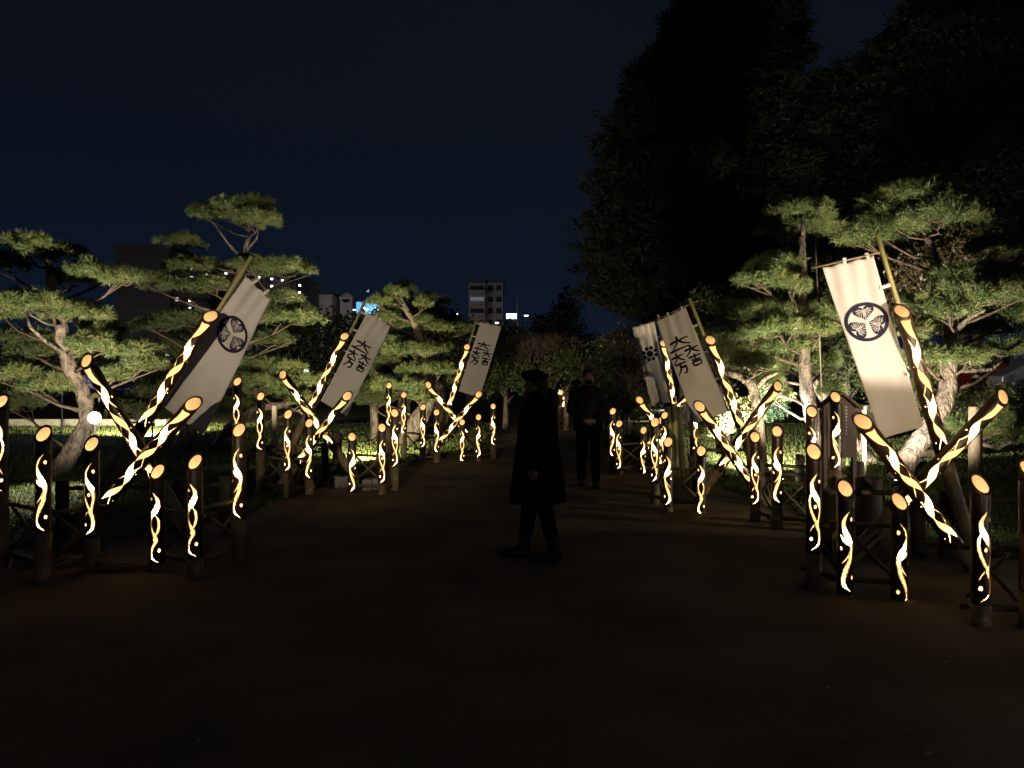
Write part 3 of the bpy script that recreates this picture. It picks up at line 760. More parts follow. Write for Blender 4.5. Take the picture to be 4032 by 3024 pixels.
pine('floodlit pine with curved trunk and flat green pads at the left edge', 12.6,
  [(225, 1872, .16, 0), (290, 1760, .14, .1), (345, 1650, .13, .2), (325, 1540, .12, .2), (275, 1440, .115, .1), (245, 1340, .10, 0), (240, 1240, .09, 0), (205, 1130, .075, 0), (190, 1020, .05, 0)],
  [(118, 985, 106, 52), (253, 1012, 94, 50), (385, 1085, 115, 44), (35, 1048, 75, 40), (290, 1105, 90, 38), (88, 1190, 128, 36, -.4), (200, 1208, 118, 36, -.5), (329, 1250, 118, 40, -.3),
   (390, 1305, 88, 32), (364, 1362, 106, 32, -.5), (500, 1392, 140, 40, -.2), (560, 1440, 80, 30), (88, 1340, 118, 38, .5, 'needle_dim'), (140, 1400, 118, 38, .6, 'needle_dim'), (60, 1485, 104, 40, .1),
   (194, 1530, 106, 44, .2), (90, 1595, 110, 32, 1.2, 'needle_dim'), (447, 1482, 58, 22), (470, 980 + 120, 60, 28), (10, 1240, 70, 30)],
  trunk2=[[(262, 1395, .04, 0), (180, 1345, .03, -.3), (120, 1290, .022, -.5), (105, 1245, .015, -.5)], [(262, 1395, .035, 0), (330, 1370, .028, -.3), (380, 1330, .015, -.4)]])
pine('low dark pine bush behind the near left banner', 14.6, [(560, 1700, .08, 0), (550, 1640, .06, 0), (540, 1590, .04, 0)],
  [(529, 1573, 98, 40), (620, 1560, 80, 36), (460, 1620, 80, 34), (590, 1640, 90, 36)], m='needle_dim')
pine('tallest left pine, its crown rising above the near left banner', 17.5,
  [(720, 1760, .2, 0), (790, 1560, .17, 0), (850, 1350, .14, 0), (900, 1200, .12, 0), (945, 1080, .095, 0), (962, 1000, .07, 0), (985, 915, .04, 0)],
  [(834, 846, 100, 34), (964, 818, 110, 38), (1017, 872, 90, 36), (925, 850, 80, 30), (717, 962, 84, 30), (764, 1060, 120, 34), (588, 1110, 84, 28), (705, 1132, 120, 32), (1028, 1060, 120, 36), (1146, 1068, 92, 40),
   (840, 1130, 80, 32), (1117, 1180, 80, 38), (1146, 1256, 108, 42), (1040, 1240, 80, 34), (735, 1266, 118, 36, .5, 'needle_dim'), (1075, 1345, 90, 32, .4, 'needle_dim'), (617, 1285, 84, 32, .3, 'needle_dim'), (680, 1390, 120, 44, .8, 'needle_dim'), (820, 1400, 110, 44, .8, 'needle_dim')],
  trunk2=[[(955, 1020, .04, 0), (900, 960, .03, 0), (850, 890, .02, -.1), (820, 860, .012, -.1)], [(960, 1000, .03, 0), (1010, 940, .02, 0), (1020, 900, .015, 0)]])
pine('low spreading pine with a pale sprawling limb on the left lawn', 17.8,
  [(852, 1718, .11, 0), (905, 1685, .11, 0), (960, 1640, .10, 0), (1020, 1605, .09, 0), (1090, 1600, .08, 0), (1150, 1575, .06, 0), (1175, 1540, .03, 0)],
  [(1000, 1446, 92, 28), (1110, 1455, 92, 32), (1175, 1508, 90, 34), (999, 1516, 92, 34), (1087, 1545, 102, 34), (940, 1598, 70, 28), (1190, 1580, 60, 28)],
  trunk2=[[(1000, 1610, .05, 0), (1030, 1560, .04, 0), (1010, 1525, .02, 0)], [(1110, 1600, .05, 0), (1180, 1620, .03, 0), (1200, 1640, .02, 0)]])
pine('tiered pine with bright yellow-green pads in the centre left', 18.6,
  [(1600, 1750, .27, 0), (1625, 1690, .22, 0), (1668, 1620, .20, 0), (1690, 1560, .15, 0), (1680, 1470, .13, 0), (1660, 1370, .11, 0), (1640, 1290, .09, 0), (1600, 1220, .07, 0), (1575, 1160, .04, 0)],
  [(1558, 1154, 44, 16), (1545, 1176, 46, 18), (1495, 1192, 45, 20), (1592, 1135, 44, 24, .4, 'leaf_dark'), (1668, 1196, 30, 18), (1538, 1221, 52, 20), (1668, 1190, 84, 28, .8, 'leaf_dark'), (1530, 1255, 50, 20), (1596, 1290, 76, 24), (1721, 1294, 46, 20),
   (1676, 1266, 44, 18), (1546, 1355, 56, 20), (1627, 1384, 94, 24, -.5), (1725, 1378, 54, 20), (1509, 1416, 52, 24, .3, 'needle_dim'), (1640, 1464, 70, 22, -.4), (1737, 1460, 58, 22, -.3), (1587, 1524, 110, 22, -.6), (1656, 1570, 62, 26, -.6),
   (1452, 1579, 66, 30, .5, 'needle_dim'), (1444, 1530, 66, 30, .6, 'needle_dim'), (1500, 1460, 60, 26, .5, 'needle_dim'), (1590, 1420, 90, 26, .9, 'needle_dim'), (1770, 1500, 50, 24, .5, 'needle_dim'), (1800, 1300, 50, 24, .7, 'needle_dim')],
  spread=.35, dens=1.5, ln=.115)
pine('slender dark pine left of the bright tiered pine', 19.5, [(1480, 1690, .12, 0), (1472, 1590, .10, 0), (1480, 1500, .07, 0), (1490, 1430, .04, 0)],
  [(1465, 1500, 70, 30), (1440, 1560, 60, 28), (1500, 1570, 60, 26)], m='needle_dim')
# right side
pine('tiered pine with stacked round pads left of the bright crest banner', 13.2,
  [(3240, 1860, .15, 0), (3215, 1720, .13, 0), (3180, 1560, .12, 0), (3165, 1400, .10, 0), (3160, 1240, .085, 0), (3162, 1080, .07, 0), (3160, 960, .05, 0), (3165, 880, .03, 0)],
  [(3168, 850, 128, 46), (3162, 912, 160, 44), (3065, 1042, 102, 30), (3011, 1108, 114, 38), (3105, 1130, 90, 36), (3029, 1245, 138, 42), (3071, 1303, 120, 40), (3101, 1378, 112, 36), (3113, 1450, 76, 36), (3234, 1303, 64, 36),
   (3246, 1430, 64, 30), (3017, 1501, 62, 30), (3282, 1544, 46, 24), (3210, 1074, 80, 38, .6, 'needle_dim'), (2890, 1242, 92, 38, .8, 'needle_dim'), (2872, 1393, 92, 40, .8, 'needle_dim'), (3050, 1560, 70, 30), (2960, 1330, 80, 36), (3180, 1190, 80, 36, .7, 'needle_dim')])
pine('dark forked pine trunk behind the middle right display', 11.6,
  [(3008, 1900, .10, 0), (2992, 1760, .09, 0), (2985, 1640, .085, 0), (2965, 1530, .08, 0), (2930, 1490, .065, 0), (2860, 1465, .05, 0), (2790, 1440, .03, 0)],
  [(2830, 1400, 80, 30), (2900, 1430, 80, 30), (2980, 1440, 70, 28), (2760, 1350, 70, 30, .5, 'needle_dim')], trunk2=[[(2965, 1540, .05, 0), (3010, 1490, .04, 0), (3060, 1465, .03, 0)]])
pine('leaning pine with a pale lit trunk beside the signboard', 14.2,
  [(3440, 1830, .10, .3), (3370, 1740, .10, .2), (3290, 1640, .10, 0), (3230, 1540, .09, 0), (3165, 1440, .085, 0), (3120, 1340, .07, 0)],
  [(3120, 1330, 90, 34), (3200, 1400, 70, 30), (3080, 1420, 60, 26)], m='needle_dim')
pine('large pine with a brightly lit rough trunk at the right', 12.0,
  [(3545, 1892, .17, 0), (3590, 1780, .155, 0), (3680, 1660, .145, 0), (3730, 1540, .135, 0), (3740, 1420, .125, 0), (3748, 1300, .115, 0), (3725, 1180, .10, 0), (3690, 1060, .08, 0), (3650, 930, .05, 0)],
  [(3614, 790, 180, 56, 0), (3500, 850, 110, 50, .2), (3704, 850, 130, 50, -.3), (3788, 872, 70, 52, -.3), (3481, 915, 138, 48, .2), (3400, 940, 76, 38, .2), (3590, 900, 110, 40), (3776, 1100, 82, 38), (3915, 1090, 92, 40),
   (3825, 1175, 165, 44, -.5), (3740, 1228, 92, 36, -.5), (3945, 1245, 104, 48), (3825, 1306, 92, 40), (3812, 1411, 60, 34, -.3), (3644, 1411, 66, 30), (3583, 1303, 54, 34), (3981, 1650, 124, 60, -.6), (3915, 1680, 84, 38, -.6), (3825, 1694, 84, 36, -.4),
   (3276, 1242, 44, 34, .6), (3900, 980, 90, 44, .8), (4010, 1150, 70, 40), (3980, 1380, 80, 36, .6), (3640, 1200, 60, 34)], ln=.155, dens=1.05,
  trunk2=[[(3745, 1320, .05, 0), (3820, 1250, .035, -.2), (3880, 1220, .02, -.4)], [(3742, 1450, .05, 0), (3800, 1460, .04, 0), (3900, 1455, .03, 0), (3960, 1410, .02, 0)], [(3700, 1640, .05, 0), (3830, 1740, .04, -.4), (3930, 1765, .03, -.6), (4010, 1720, .02, -.6)]])
# support poles under the right pine crown
for i, (x0, y0, x1, y1) in enumerate(((3662, 905, 3695, 1135), (3210, 950, 3222, 1180))):
    a = P(x0, y0, 12.0 + i); b = P(x1, y1, 12.0 + i); mb = MB(); base = Vector((b.x + .1, b.y, 0)); mb.tube([a - base, b - base, Vector((0, 0, 0))], .014, 8)
    o = mb.build('support_pole', M['greywood'], None, True, loc=base); tag(o, ['thin prop under the top crown of the large right pine', 'thin prop beside the tiered pine left of the crest banner'][i], 'pole', 'pine props')

# leafy masses
def leafy(name, label, cat, Y, blobs, n, size, m, trunk=None, group=None, depth=1.0, droop=0, kind=None):
    c0 = P(blobs[0][0], blobs[0][1], Y)
    root = empty(name, (c0.x, Y, 0), label, cat, group)
    base = np.array([c0.x, Y, 0]); allc = []
    tot = sum(b[2] * b[3] for b in blobs)
    for b in blobs:
        px, py, rx, rz = b[:4]; dy = b[4] if len(b) > 4 else 0
        c = P(px, py, Y + dy); s = (Y + dy) / F; k = max(30, int(n * b[2] * b[3] / tot))
        d = RNG.normal(0, 1, (k, 3)); d /= np.linalg.norm(d, axis=1, keepdims=True)
        rr = RNG.random(k) ** .38
        ang = np.arctan2(d[:, 2], d[:, 0]); f = 1 + .13 * np.sin(5 * ang + px) + .09 * np.sin(11 * ang + py) + .08 * RNG.normal(0, 1, k)
        q = d * (rr * f)[:, None] * np.array([rx * s, rx * s * depth, rz * s]) + np.array(c) - base
        q = q[q[:, 2] > .02]; allc.append(q)
    C = np.vstack(allc); k = len(C)
    a = RNG.normal(0, 1, (k, 3)); a[:, 2] -= droop; a /= np.linalg.norm(a, axis=1, keepdims=True)
    b = np.cross(a, RNG.normal(0, 1, (k, 3))); b /= np.linalg.norm(b, axis=1, keepdims=True)
    L = (RNG.uniform(.6, 1.3, k) * size)[:, None]
    V = np.stack([C - a * L, C - b * L * .42, C + a * L, C + b * L * .42], 1).reshape(-1, 3)
    obj('crown', mesh('crown', V, np.arange(4 * k).reshape(-1, 4), M[m]), root)
    if trunk:
        for (tx, r, hy) in trunk:
            t = P(tx, hy, Y); x = t.x - base[0]
            mb = MB(); mb.tube([(x, 0, -.05), (x + .1 * r, 0, t.z * .5), (x, 0, t.z)], [r * 1.2, r, r * .6], 10)
            for q in range(5):
                an = q * 1.3; mb.tube([(x, 0, t.z * (.55 + .08 * q)), (x + math.cos(an) * t.z * .2, math.sin(an) * t.z * .15, t.z * (.8 + .08 * q))], [r * .4, r * .12], 6)
            mb.build('trunk', M['bark'], root, True)
    return root
BT = 'dark trees behind the garden'
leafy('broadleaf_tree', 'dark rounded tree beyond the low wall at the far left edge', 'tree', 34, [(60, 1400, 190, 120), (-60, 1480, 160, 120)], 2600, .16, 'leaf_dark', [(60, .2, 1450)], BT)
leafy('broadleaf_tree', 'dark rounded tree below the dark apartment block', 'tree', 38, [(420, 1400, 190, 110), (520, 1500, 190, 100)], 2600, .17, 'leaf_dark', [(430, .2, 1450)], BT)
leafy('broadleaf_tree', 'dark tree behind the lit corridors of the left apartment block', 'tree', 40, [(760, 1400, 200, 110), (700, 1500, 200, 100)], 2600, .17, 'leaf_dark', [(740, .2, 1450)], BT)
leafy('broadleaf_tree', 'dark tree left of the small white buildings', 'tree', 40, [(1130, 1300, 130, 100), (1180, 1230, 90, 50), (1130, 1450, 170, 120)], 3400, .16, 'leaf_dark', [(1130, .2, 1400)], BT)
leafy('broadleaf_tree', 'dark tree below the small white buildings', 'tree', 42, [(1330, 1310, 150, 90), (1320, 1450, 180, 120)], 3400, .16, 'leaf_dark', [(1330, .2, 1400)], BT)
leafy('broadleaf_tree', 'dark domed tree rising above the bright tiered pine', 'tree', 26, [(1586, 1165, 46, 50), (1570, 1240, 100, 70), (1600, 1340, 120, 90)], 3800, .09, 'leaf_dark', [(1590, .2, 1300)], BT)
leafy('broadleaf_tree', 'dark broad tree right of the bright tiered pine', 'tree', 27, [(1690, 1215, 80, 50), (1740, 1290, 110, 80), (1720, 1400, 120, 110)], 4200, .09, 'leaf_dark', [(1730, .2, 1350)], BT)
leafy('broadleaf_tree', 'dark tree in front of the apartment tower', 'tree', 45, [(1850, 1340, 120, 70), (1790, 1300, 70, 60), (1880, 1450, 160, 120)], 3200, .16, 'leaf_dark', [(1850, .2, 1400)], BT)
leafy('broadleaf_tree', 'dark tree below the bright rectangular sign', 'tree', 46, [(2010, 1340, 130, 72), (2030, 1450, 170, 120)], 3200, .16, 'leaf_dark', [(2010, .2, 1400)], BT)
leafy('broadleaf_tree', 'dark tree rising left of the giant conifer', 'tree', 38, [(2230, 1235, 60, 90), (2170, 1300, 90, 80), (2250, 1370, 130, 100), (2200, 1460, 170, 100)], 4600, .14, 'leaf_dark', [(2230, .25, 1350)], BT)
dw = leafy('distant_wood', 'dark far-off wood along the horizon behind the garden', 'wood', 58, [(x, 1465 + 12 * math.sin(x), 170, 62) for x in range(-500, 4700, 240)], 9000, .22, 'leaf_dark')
GS = 'garden shrubs and trees around the lawn'
leafy('shrub', 'dim olive shrub behind the walkers', 'shrub', 23, [(2330, 1420, 160, 70), (2230, 1450, 120, 60), (2440, 1400, 130, 80), (2400, 1480, 150, 50)], 5200, .055, 'needle_dim', [(2350, .09, 1520), (2230, .08, 1520)], GS)
leafy('shrub', 'dull reddish leafed shrub behind the nine-dot banner', 'shrub', 22, [(2480, 1330, 90, 60), (2420, 1350, 80, 50), (2540, 1420, 80, 70)], 2600, .05, 'leaf_brown', [(2480, .08, 1450)], GS)
leafy('shrub', 'rounded shrub behind the nine-dot banner foot', 'shrub', 20, [(2510, 1590, 90, 70), (2450, 1570, 60, 60)], 1800, .05, 'leaf', None, GS)
leafy('shrub', 'dim hedge left of the walkers', 'shrub', 24, [(1990, 1470, 120, 60), (2090, 1500, 90, 60), (1900, 1500, 110, 70)], 3200, .055, 'needle_dim', [(1990, .08, 1520)], GS)
leafy('shrub', 'blazing floodlit bush under the lettered right banner', 'shrub', 13.6, [(2880, 1640, 110, 52), (2800, 1680, 90, 40), (2960, 1600, 70, 50), (2860, 1580, 60, 36)], 4200, .035, 'leaf', None, GS)
leafy('shrub', 'clipped green shrub behind the raised lantern of the middle right display', 'shrub', 15.5, [(3040, 1610, 66, 50), (2985, 1570, 40, 60)], 2600, .03, 'leaf_green', None, GS)
leafy('broadleaf_tree', 'leafy tree above the lettered right banner', 'tree', 17, [(2870, 1290, 150, 120), (2800, 1200, 110, 80), (2960, 1200, 140, 110), (2900, 1440, 150, 80)], 6500, .05, 'needle_dim', [(2850, .12, 1400)], GS)
leafy('broadleaf_tree', 'glossy leafed tree between the tiered pine and the banner', 'tree', 17.5, [(3330, 1250, 140, 180), (3380, 1450, 140, 130), (3220, 1430, 120, 130)], 6000, .05, 'needle_dim', [(3330, .12, 1450)], GS)
leafy('broadleaf_tree', 'brown autumn leafed tree at the upper right', 'tree', 16, [(3800, 1000, 190, 110, .5), (3960, 950, 150, 140), (3620, 1080, 130, 110), (3950, 1150, 150, 120), (3560, 1200, 110, 120)], 7500, .05, 'leaf_brown', [(3850, .14, 1250)], GS)
leafy('shrub', 'green garden shrub behind the large lit trunk', 'shrub', 15, [(3620, 1460, 120, 110), (3560, 1600, 120, 80), (3850, 1560, 110, 50), (3700, 1640, 120, 40)], 5200, .042, 'leaf', None, GS)
leafy('shrub', 'low dark hedge at the far right of the lawn', 'shrub', 19, [(3950, 1560, 150, 60), (3760, 1610, 120, 50)], 2600, .05, 'leaf', None, GS)

# giant conifers
def conifer(label, Y, prof, ymid, n, m, size, lum=0):
    """prof: list of (py, left px, right px); crown built of drooping sprays around a trunk"""
    pys = np.array([p[0] for p in prof], float); lf = np.array([p[1] for p in prof], float); rt = np.array([p[2] for p in prof], float)
    s = Y / F; root = empty('giant_conifer', ((ymid - 2016) * s, Y, 0), label, 'conifer', 'giant conifers')
    o = np.argsort(pys); pys, lf, rt = pys[o], lf[o], rt[o]
    py = RNG.uniform(pys[0], pys[-1], n); l = np.interp(py, pys, lf); r = np.interp(py, pys, rt)
    tier = .90 + .10 * np.sin(py * .055 + 2 * np.sin(py * .013))
    cx = (l + r) / 2; hw = (r - l) / 2 * tier
    a = RNG.uniform(0, 2 * np.pi, n); rad = RNG.random(n) ** .35
    cl = 1 + .10 * np.sin(7 * a + py * .02) + .06 * np.sin(13 * a - py * .05)
    X = (cx + hw * rad * cl * np.cos(a) - 2016) * s; YY = Y + hw * s * rad * cl * np.sin(a) * .9; Z = H - (py - HZ) * s
    C = np.stack([X - root.location.x, YY - Y, Z], 1); C = C[C[:, 2] > .3]; k = len(C)
    oc = C.copy(); oc[:, 2] = 0; oc /= np.linalg.norm(oc, axis=1, keepdims=True) + 1e-6
    K = 5
    d = oc[:, None, :] * .5 + RNG.normal(0, .45, (k, K, 3)); d[:, :, 2] += .10; d /= np.linalg.norm(d, axis=2, keepdims=True)
    sd = np.cross(d, RNG.normal(0, 1, (k, K, 3))); sd /= np.linalg.norm(sd, axis=2, keepdims=True)
    L = RNG.uniform(.5, 1.2, (k, K, 1)) * size
    c = C[:, None, :] + RNG.normal(0, size * .3, (k, K, 3))
    V = np.stack([c - sd * L * .16, c + sd * L * .16, c + d * L], 2).reshape(-1, 3)
    obj('crown', mesh('crown', V, np.arange(len(V)).reshape(-1, 3), M[m]), root)
    mb = MB(); mb.tube([(0, 0, -.1), (.1, 0, 4), (0, 0, 10), (0, 0, H + (HZ - pys[0]) * s * .9)], [.55, .45, .3, .06], 12); mb.build('trunk', M['bark'], root, True)
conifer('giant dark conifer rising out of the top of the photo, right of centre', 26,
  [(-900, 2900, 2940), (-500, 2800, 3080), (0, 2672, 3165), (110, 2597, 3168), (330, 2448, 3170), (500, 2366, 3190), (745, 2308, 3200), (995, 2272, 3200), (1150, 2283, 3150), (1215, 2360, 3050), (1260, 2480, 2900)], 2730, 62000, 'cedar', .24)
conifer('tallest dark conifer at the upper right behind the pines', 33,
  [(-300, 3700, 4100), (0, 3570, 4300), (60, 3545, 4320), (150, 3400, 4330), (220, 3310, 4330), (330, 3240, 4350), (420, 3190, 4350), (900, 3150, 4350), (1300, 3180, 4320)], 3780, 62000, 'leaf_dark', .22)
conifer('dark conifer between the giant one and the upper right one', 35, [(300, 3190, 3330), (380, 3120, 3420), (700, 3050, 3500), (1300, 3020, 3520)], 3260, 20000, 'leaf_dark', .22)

# bare shrub near the centre
def bare(label, px, py, Y, hgt, n=26, seed=3):
    r = random.Random(seed); c = P(px, py, Y); root = empty('bare_shrub', (c.x, Y, 0), label, 'shrub', 'bare branched shrubs')
    mb = MB()
    def grow(p, d, L, rad, lv):
        e_ = p + d * L; mb.tube([p, p.lerp(e_, .5) + Vector((r.uniform(-1, 1), r.uniform(-1, 1), 0)) * L * .06, e_], [rad, rad * .8, rad * .55], 5, cap=False)
        if lv == 0: return
        for k in range(3):
            dd = (d + Vector((r.uniform(-1, 1), r.uniform(-1, 1), r.uniform(-.3, .7))) * .75).normalized(); grow(e_, dd, L * .68, rad * .55, lv - 1)
    for k in range(4): grow(Vector((r.uniform(-.1, .1), 0, 0)), Vector((r.uniform(-.5, .5), r.uniform(-.4, .4), 1)).normalized(), hgt * .38, .035, 5)
    mb.build('branches', M['twig'], root)
bare('bare branched shrub behind the walkers, left of the giant conifer', 2120, 1500, 24, 3.0)
bare('bare branched shrub right of the second walker', 2420, 1500, 20, 2.2, seed=9)

# ------------------------------------------------------------------ lawn posts, ropes, sign, floodlights
def stake(px, ptop, Y, r, m, label, sq=False):
    x = (px - 2016) * Y / F; z = P(px, ptop, Y).z; mb = MB()
    if sq: mb.box((0, 0, z / 2), (r * 2, r * 2, z))
    else: mb.tube([(0, 0, -.02), (0, 0, z - .01), (0, 0, z)], [r, r, r * .85], 12)
    o = mb.build('wooden_post', M[m], None, not sq, loc=(x, Y, 0)); tag(o, label, 'post', 'wooden posts on the lawns'); return Vector((x, Y, z))
stake(1082, 1598, 15.5, .045, 'palewood', 'pale square wooden stake on the left lawn', True)
p1 = stake(1328, 1704, 14.0, .09, 'greywood', 'dark round post with rope in front of the bright strip of lawn')
p2 = stake(1500, 1700, 14.4, .08, 'greywood', 'dark round rope post behind the stone block lantern')
p0 = stake(1145, 1700, 13.6, .08, 'greywood', 'dark round rope post behind the middle left display')
q0 = stake(3150, 1790, 10.5, .06, 'greywood', 'thick grey lawn post behind the middle right stand')
q1 = stake(3840, 1600, 10.6, .085, 'greywood', 'tall dark post right of the large lit pine trunk')
q2 = stake(3400, 1600, 11.5, .028, 'greywood', 'narrow square stake beneath the bright crest banner', True)
q3 = stake(3420, 1880, 7.4, .12, 'greywood', 'short thick dark stump left of the small spotlight')
def rope(a, b, label, sag=.12):
    mb = MB(); pts = [a.lerp(b, t / 12) - Vector((0, 0, sag * 4 * (t / 12) * (1 - t / 12))) for t in range(13)]; base = a.copy(); base.z = 0
    mb.tube([p - base for p in pts], .011, 6); o = mb.build('rope', M['rope'], None, True, loc=base); tag(o, label, 'rope', 'ropes between lawn posts')
up = Vector((0, 0, -.06))
rope(p0 + up, p1 + up, 'rope sagging left of the dark post on the left lawn'); rope(p1 + up, p2 + up, 'rope sagging right of the dark post in front of the bright lawn strip')
# stone blocks
for i, (px, py, w_, d_) in enumerate(((1448, 1925, .13, 0), (1478, 1930, .12, .02), (1335, 1870, .14, .0), (1357, 1885, .12, .03))):
    Y = 10.9 + .1 * (i % 2) if i < 2 else 11.2; x = (px - 2016) * Y / F; mb = MB()
    mb.box((0, 0, .08), (w_, .16, .16), Matrix.Rotation(.2 * i, 3, 'Z')); o = mb.build('stone_block', M['stone'], None, loc=(x, Y, 0))
    bv = o.modifiers.new('b', 'BEVEL'); bv.width = .012; bv.segments = 2
    tag(o, ['left of two pale stone blocks beside the lantern post foot', 'right of two pale stone blocks beside the lantern post foot', 'pale stone block left at the foot of the leaning bamboo', 'pale stone block right at the foot of the leaning bamboo'][i], 'stone block', 'pale stone blocks weighing the stands')
# pale butts lying in the near left stand
for i, (x, y, dx, dy, lab) in enumerate(((-3.9, 6.5, .55, .12, 'pale bamboo offcut lying under the stand at the left edge'), (-3.2, 6.35, .4, .08, 'pale bamboo offcut lying beside the second lantern post'),
                                         (4.35, 5.6, .6, -.2, 'pale bamboo offcut lying by the stand at the right edge'))):
    mb = MB(); mb.tube([(-dx / 2, -dy / 2, .04), (dx / 2, dy / 2, .045)], .035, 12); o = mb.build('bamboo_offcut', M['bamboo'], None, True, loc=(x, y, 0)); tag(o, lab, 'bamboo offcut', 'bamboo offcuts on the ground')

# information board with a gabled roof
def signboard():
    Y = 9.3; s = Y / F; x0 = (3303 - 2016) * s; zt = H - (1545 - HZ) * s; ze = H - (1596 - HZ) * s; zb = H - (1800 - HZ) * s
    root = empty('signboard', (x0, Y, 0), 'wooden gabled signboard with white lettering behind the tallest lantern post', 'signboard')
    hw = 51 * s
    V = []; 
    pr = [(-hw, zb), (hw, zb), (hw, ze - .01), (0, zt - .03), (-hw, ze - .01)]
    for y in (-.05, .05): V += [(a, y, b) for a, b in pr]
    me = mesh('board', V, [(0, 1, 2, 3, 4), (9, 8, 7, 6, 5)] + [(i, (i + 1) % 5 + 0, (i + 1) % 5 + 5, i + 5)[::-1] for i in range(5)], M['wood']); obj('board', me, root)
    for sg in (-1, 1):
        a = Vector((0, 0, zt)); b = Vector((sg * (hw + .07), 0, ze - .03)); d = b - a; ang = math.atan2(d.z, d.x)
        mb = MB(); mb.box((a + b) / 2, (d.length, .22, .03), Matrix.Rotation(-ang, 3, 'Y')); mb.build('roof_slope', M['greywood'], root)
    for sg in (-1, 1):
        mb = MB(); mb.box((sg * (hw + .02), 0, (ze - .03) / 2), (.045, .08, ze - .03)); mb.build('leg', M['wood'], root)
    mb = MB(); mb.box((hw + .075, -.02, ze - .035), (.10, .05, .045)); mb.build('bracket', M['palewood'], root)
    r = random.Random(4)
    def glyph(cx, cz, sz):
        mb = MB(); 
        for k in range(3): mb.box((cx, -.0535, cz + sz * (.38 - .36 * k)), (sz * r.uniform(.7, 1), .003, sz * .12))
        for k in range(2): mb.box((cx + sz * (.3 if k else -.3) * r.uniform(.5, 1), -.0545, cz), (sz * .12, .003, sz * r.uniform(.6, .95)))
        mb.build('lettering', M['paint'], root)
    for k in range(9): glyph(.066, ze - .02 - k * .040, .026)
    for k in range(14): glyph(.036, ze - .02 - k * .024, .011)
signboard()

def aim(o, tgt):
    o.rotation_mode = 'QUATERNION'; o.rotation_quaternion = (Vector(tgt) - o.matrix_world.translation if False else (Vector(tgt) - Vector(o['wp']))).to_track_quat('-Z', 'Y')
def floodlight(pos, tgt, watts, colr, label, size=.28, cone=None, blend=.6, lens='flood', face=None, round_=False):
    pos = Vector(pos); tgt = Vector(tgt)
    root = empty('floodlight', (pos.x, pos.y, 0), label, 'floodlight', 'garden floodlights')
    d = (tgt - pos).normalized(); q = d.to_track_quat('-Z', 'Y'); rot = q.to_matrix(); dl = d; d = (Vector(face) - pos).normalized() if face else d; rot = d.to_track_quat('-Z', 'Y').to_matrix()
    c = Vector((0, 0, pos.z))
    mb = MB(); mb.box(c - d * .06, (size, size * .75, .08), rot); mb.build('housing', M['metal'], root)
    if round_:
        mb = MB(); mb.tube([c - d * .02, c + d * .02, c + d * .021], [size * .5, size * .62, size * .40], 24, cap=False); mb.build('halo_ring', M['halo_ring'], root)
        mb = MB(); mb.tube([c + d * .0, c + d * .012], [size * .43, size * .40], 24); mb.build('lens', M[lens], root)
    else:
        mb = MB(); mb.box(c - d * .014, (size * .9, size * .65, .006), rot); mb.build('lens', M[lens], root)
    mb = MB(); mb.tube([(0, 0, 0), c - d * .10], .02, 8); mb.build('stake', M['metal'], root)
    l = bpy.data.lights.new('lamp_light', 'SPOT' if cone else 'POINT'); l.energy = watts; l.color = colr; l.shadow_soft_size = .08
    if cone: l.spot_size = R(cone); l.spot_blend = blend
    o = bpy.data.objects.new('lamp_light', l); col.objects.link(o); o.parent = root; o.location = c + dl * .05
    o.rotation_mode = 'QUATERNION'; o.rotation_quaternion = q
    return root
WARM = (1, .88, .66); NEU = (1, .92, .76); YG = (1, .90, .58)
# visible floodlight by the left pine trunk, pointing across the near lawn and up the crown
floodlight(P(372, 1645, 12.3), (-6.7, 10.3, -.2), 800, NEU, 'glaring square floodlight beside the curved pine trunk on the left', .16, 62, 1.0, round_=True, face=(-1.5, 0, 1.6))
floodlight((-9.6, 20.5, .35), (-12.0, 25.0, 0), 6000, YG, 'floodlight on the left lawn shining along the grass towards the low wall', .12, 110, .9)
floodlight((-5.61, 9.2, .25), (-7.6, 12.8, 3.3), 3600, WARM, 'floodlight in the grass in front of the curved left pine', .12, 84, .9)
floodlight((-4.62, 13.0, .25), (-5.6, 16.6, 4.2), 2900, WARM, 'floodlight in the grass under the tallest left pine', .12, 84, .9)
floodlight((-2.95, 14.1, .2), (-3.0, 18.4, 1.5), 3600, YG, 'floodlight behind the rope post lighting the tiered pine', .12, 92, .9)
floodlight((3.46, 12.5, .45), (5.0, 14.6, .9), 6500, NEU, 'floodlight behind the middle right display under the bush', .22, 80, .6)
floodlight((4.81, 10.05, .09), (6.0, 12.2, 1.0), 4200, NEU, 'small spotlight in the grass of the near right display', .13, 36, .8, 'flood_hot')
floodlight((5.04, 10.0, .25), (6.2, 12.5, 3.6), 2700, WARM, 'floodlight in the grass under the large right pine', .12, 120, .9)
floodlight((3.65, 10.5, .2), (4.6, 13.2, 3.5), 1500, YG, 'floodlight in the grass under the tiered right pine', .12, 62, .9)
floodlight((4.9, 3.2, .3), (3.12, 6.85, 2.46), 1900, (1, .83, .66), 'floodlight outside the frame aimed at the bright crest banner', .2, 23, .25)
floodlight((-1.6, -5.0, 2.6), (-1.95, 10, 2.35), 4300, (1, .82, .60), 'floodlight on a stand left behind the viewer', .25, 22, 1.0)
floodlight((5.6, -.5, 2.2), (2.5, 14, 2.0), 2600, (1, .76, .48), 'added unseen floodlight outside the right edge brightening the nine-dot banner', .2, 10, .8)  # extra lamp added only to lift the nine-dot banner
floodlight((2.6, -4, 2.2), (3.1, 11, 1.95), 3300, (1, .76, .48), 'floodlight on a stand right behind the viewer', .25, 18, .8)
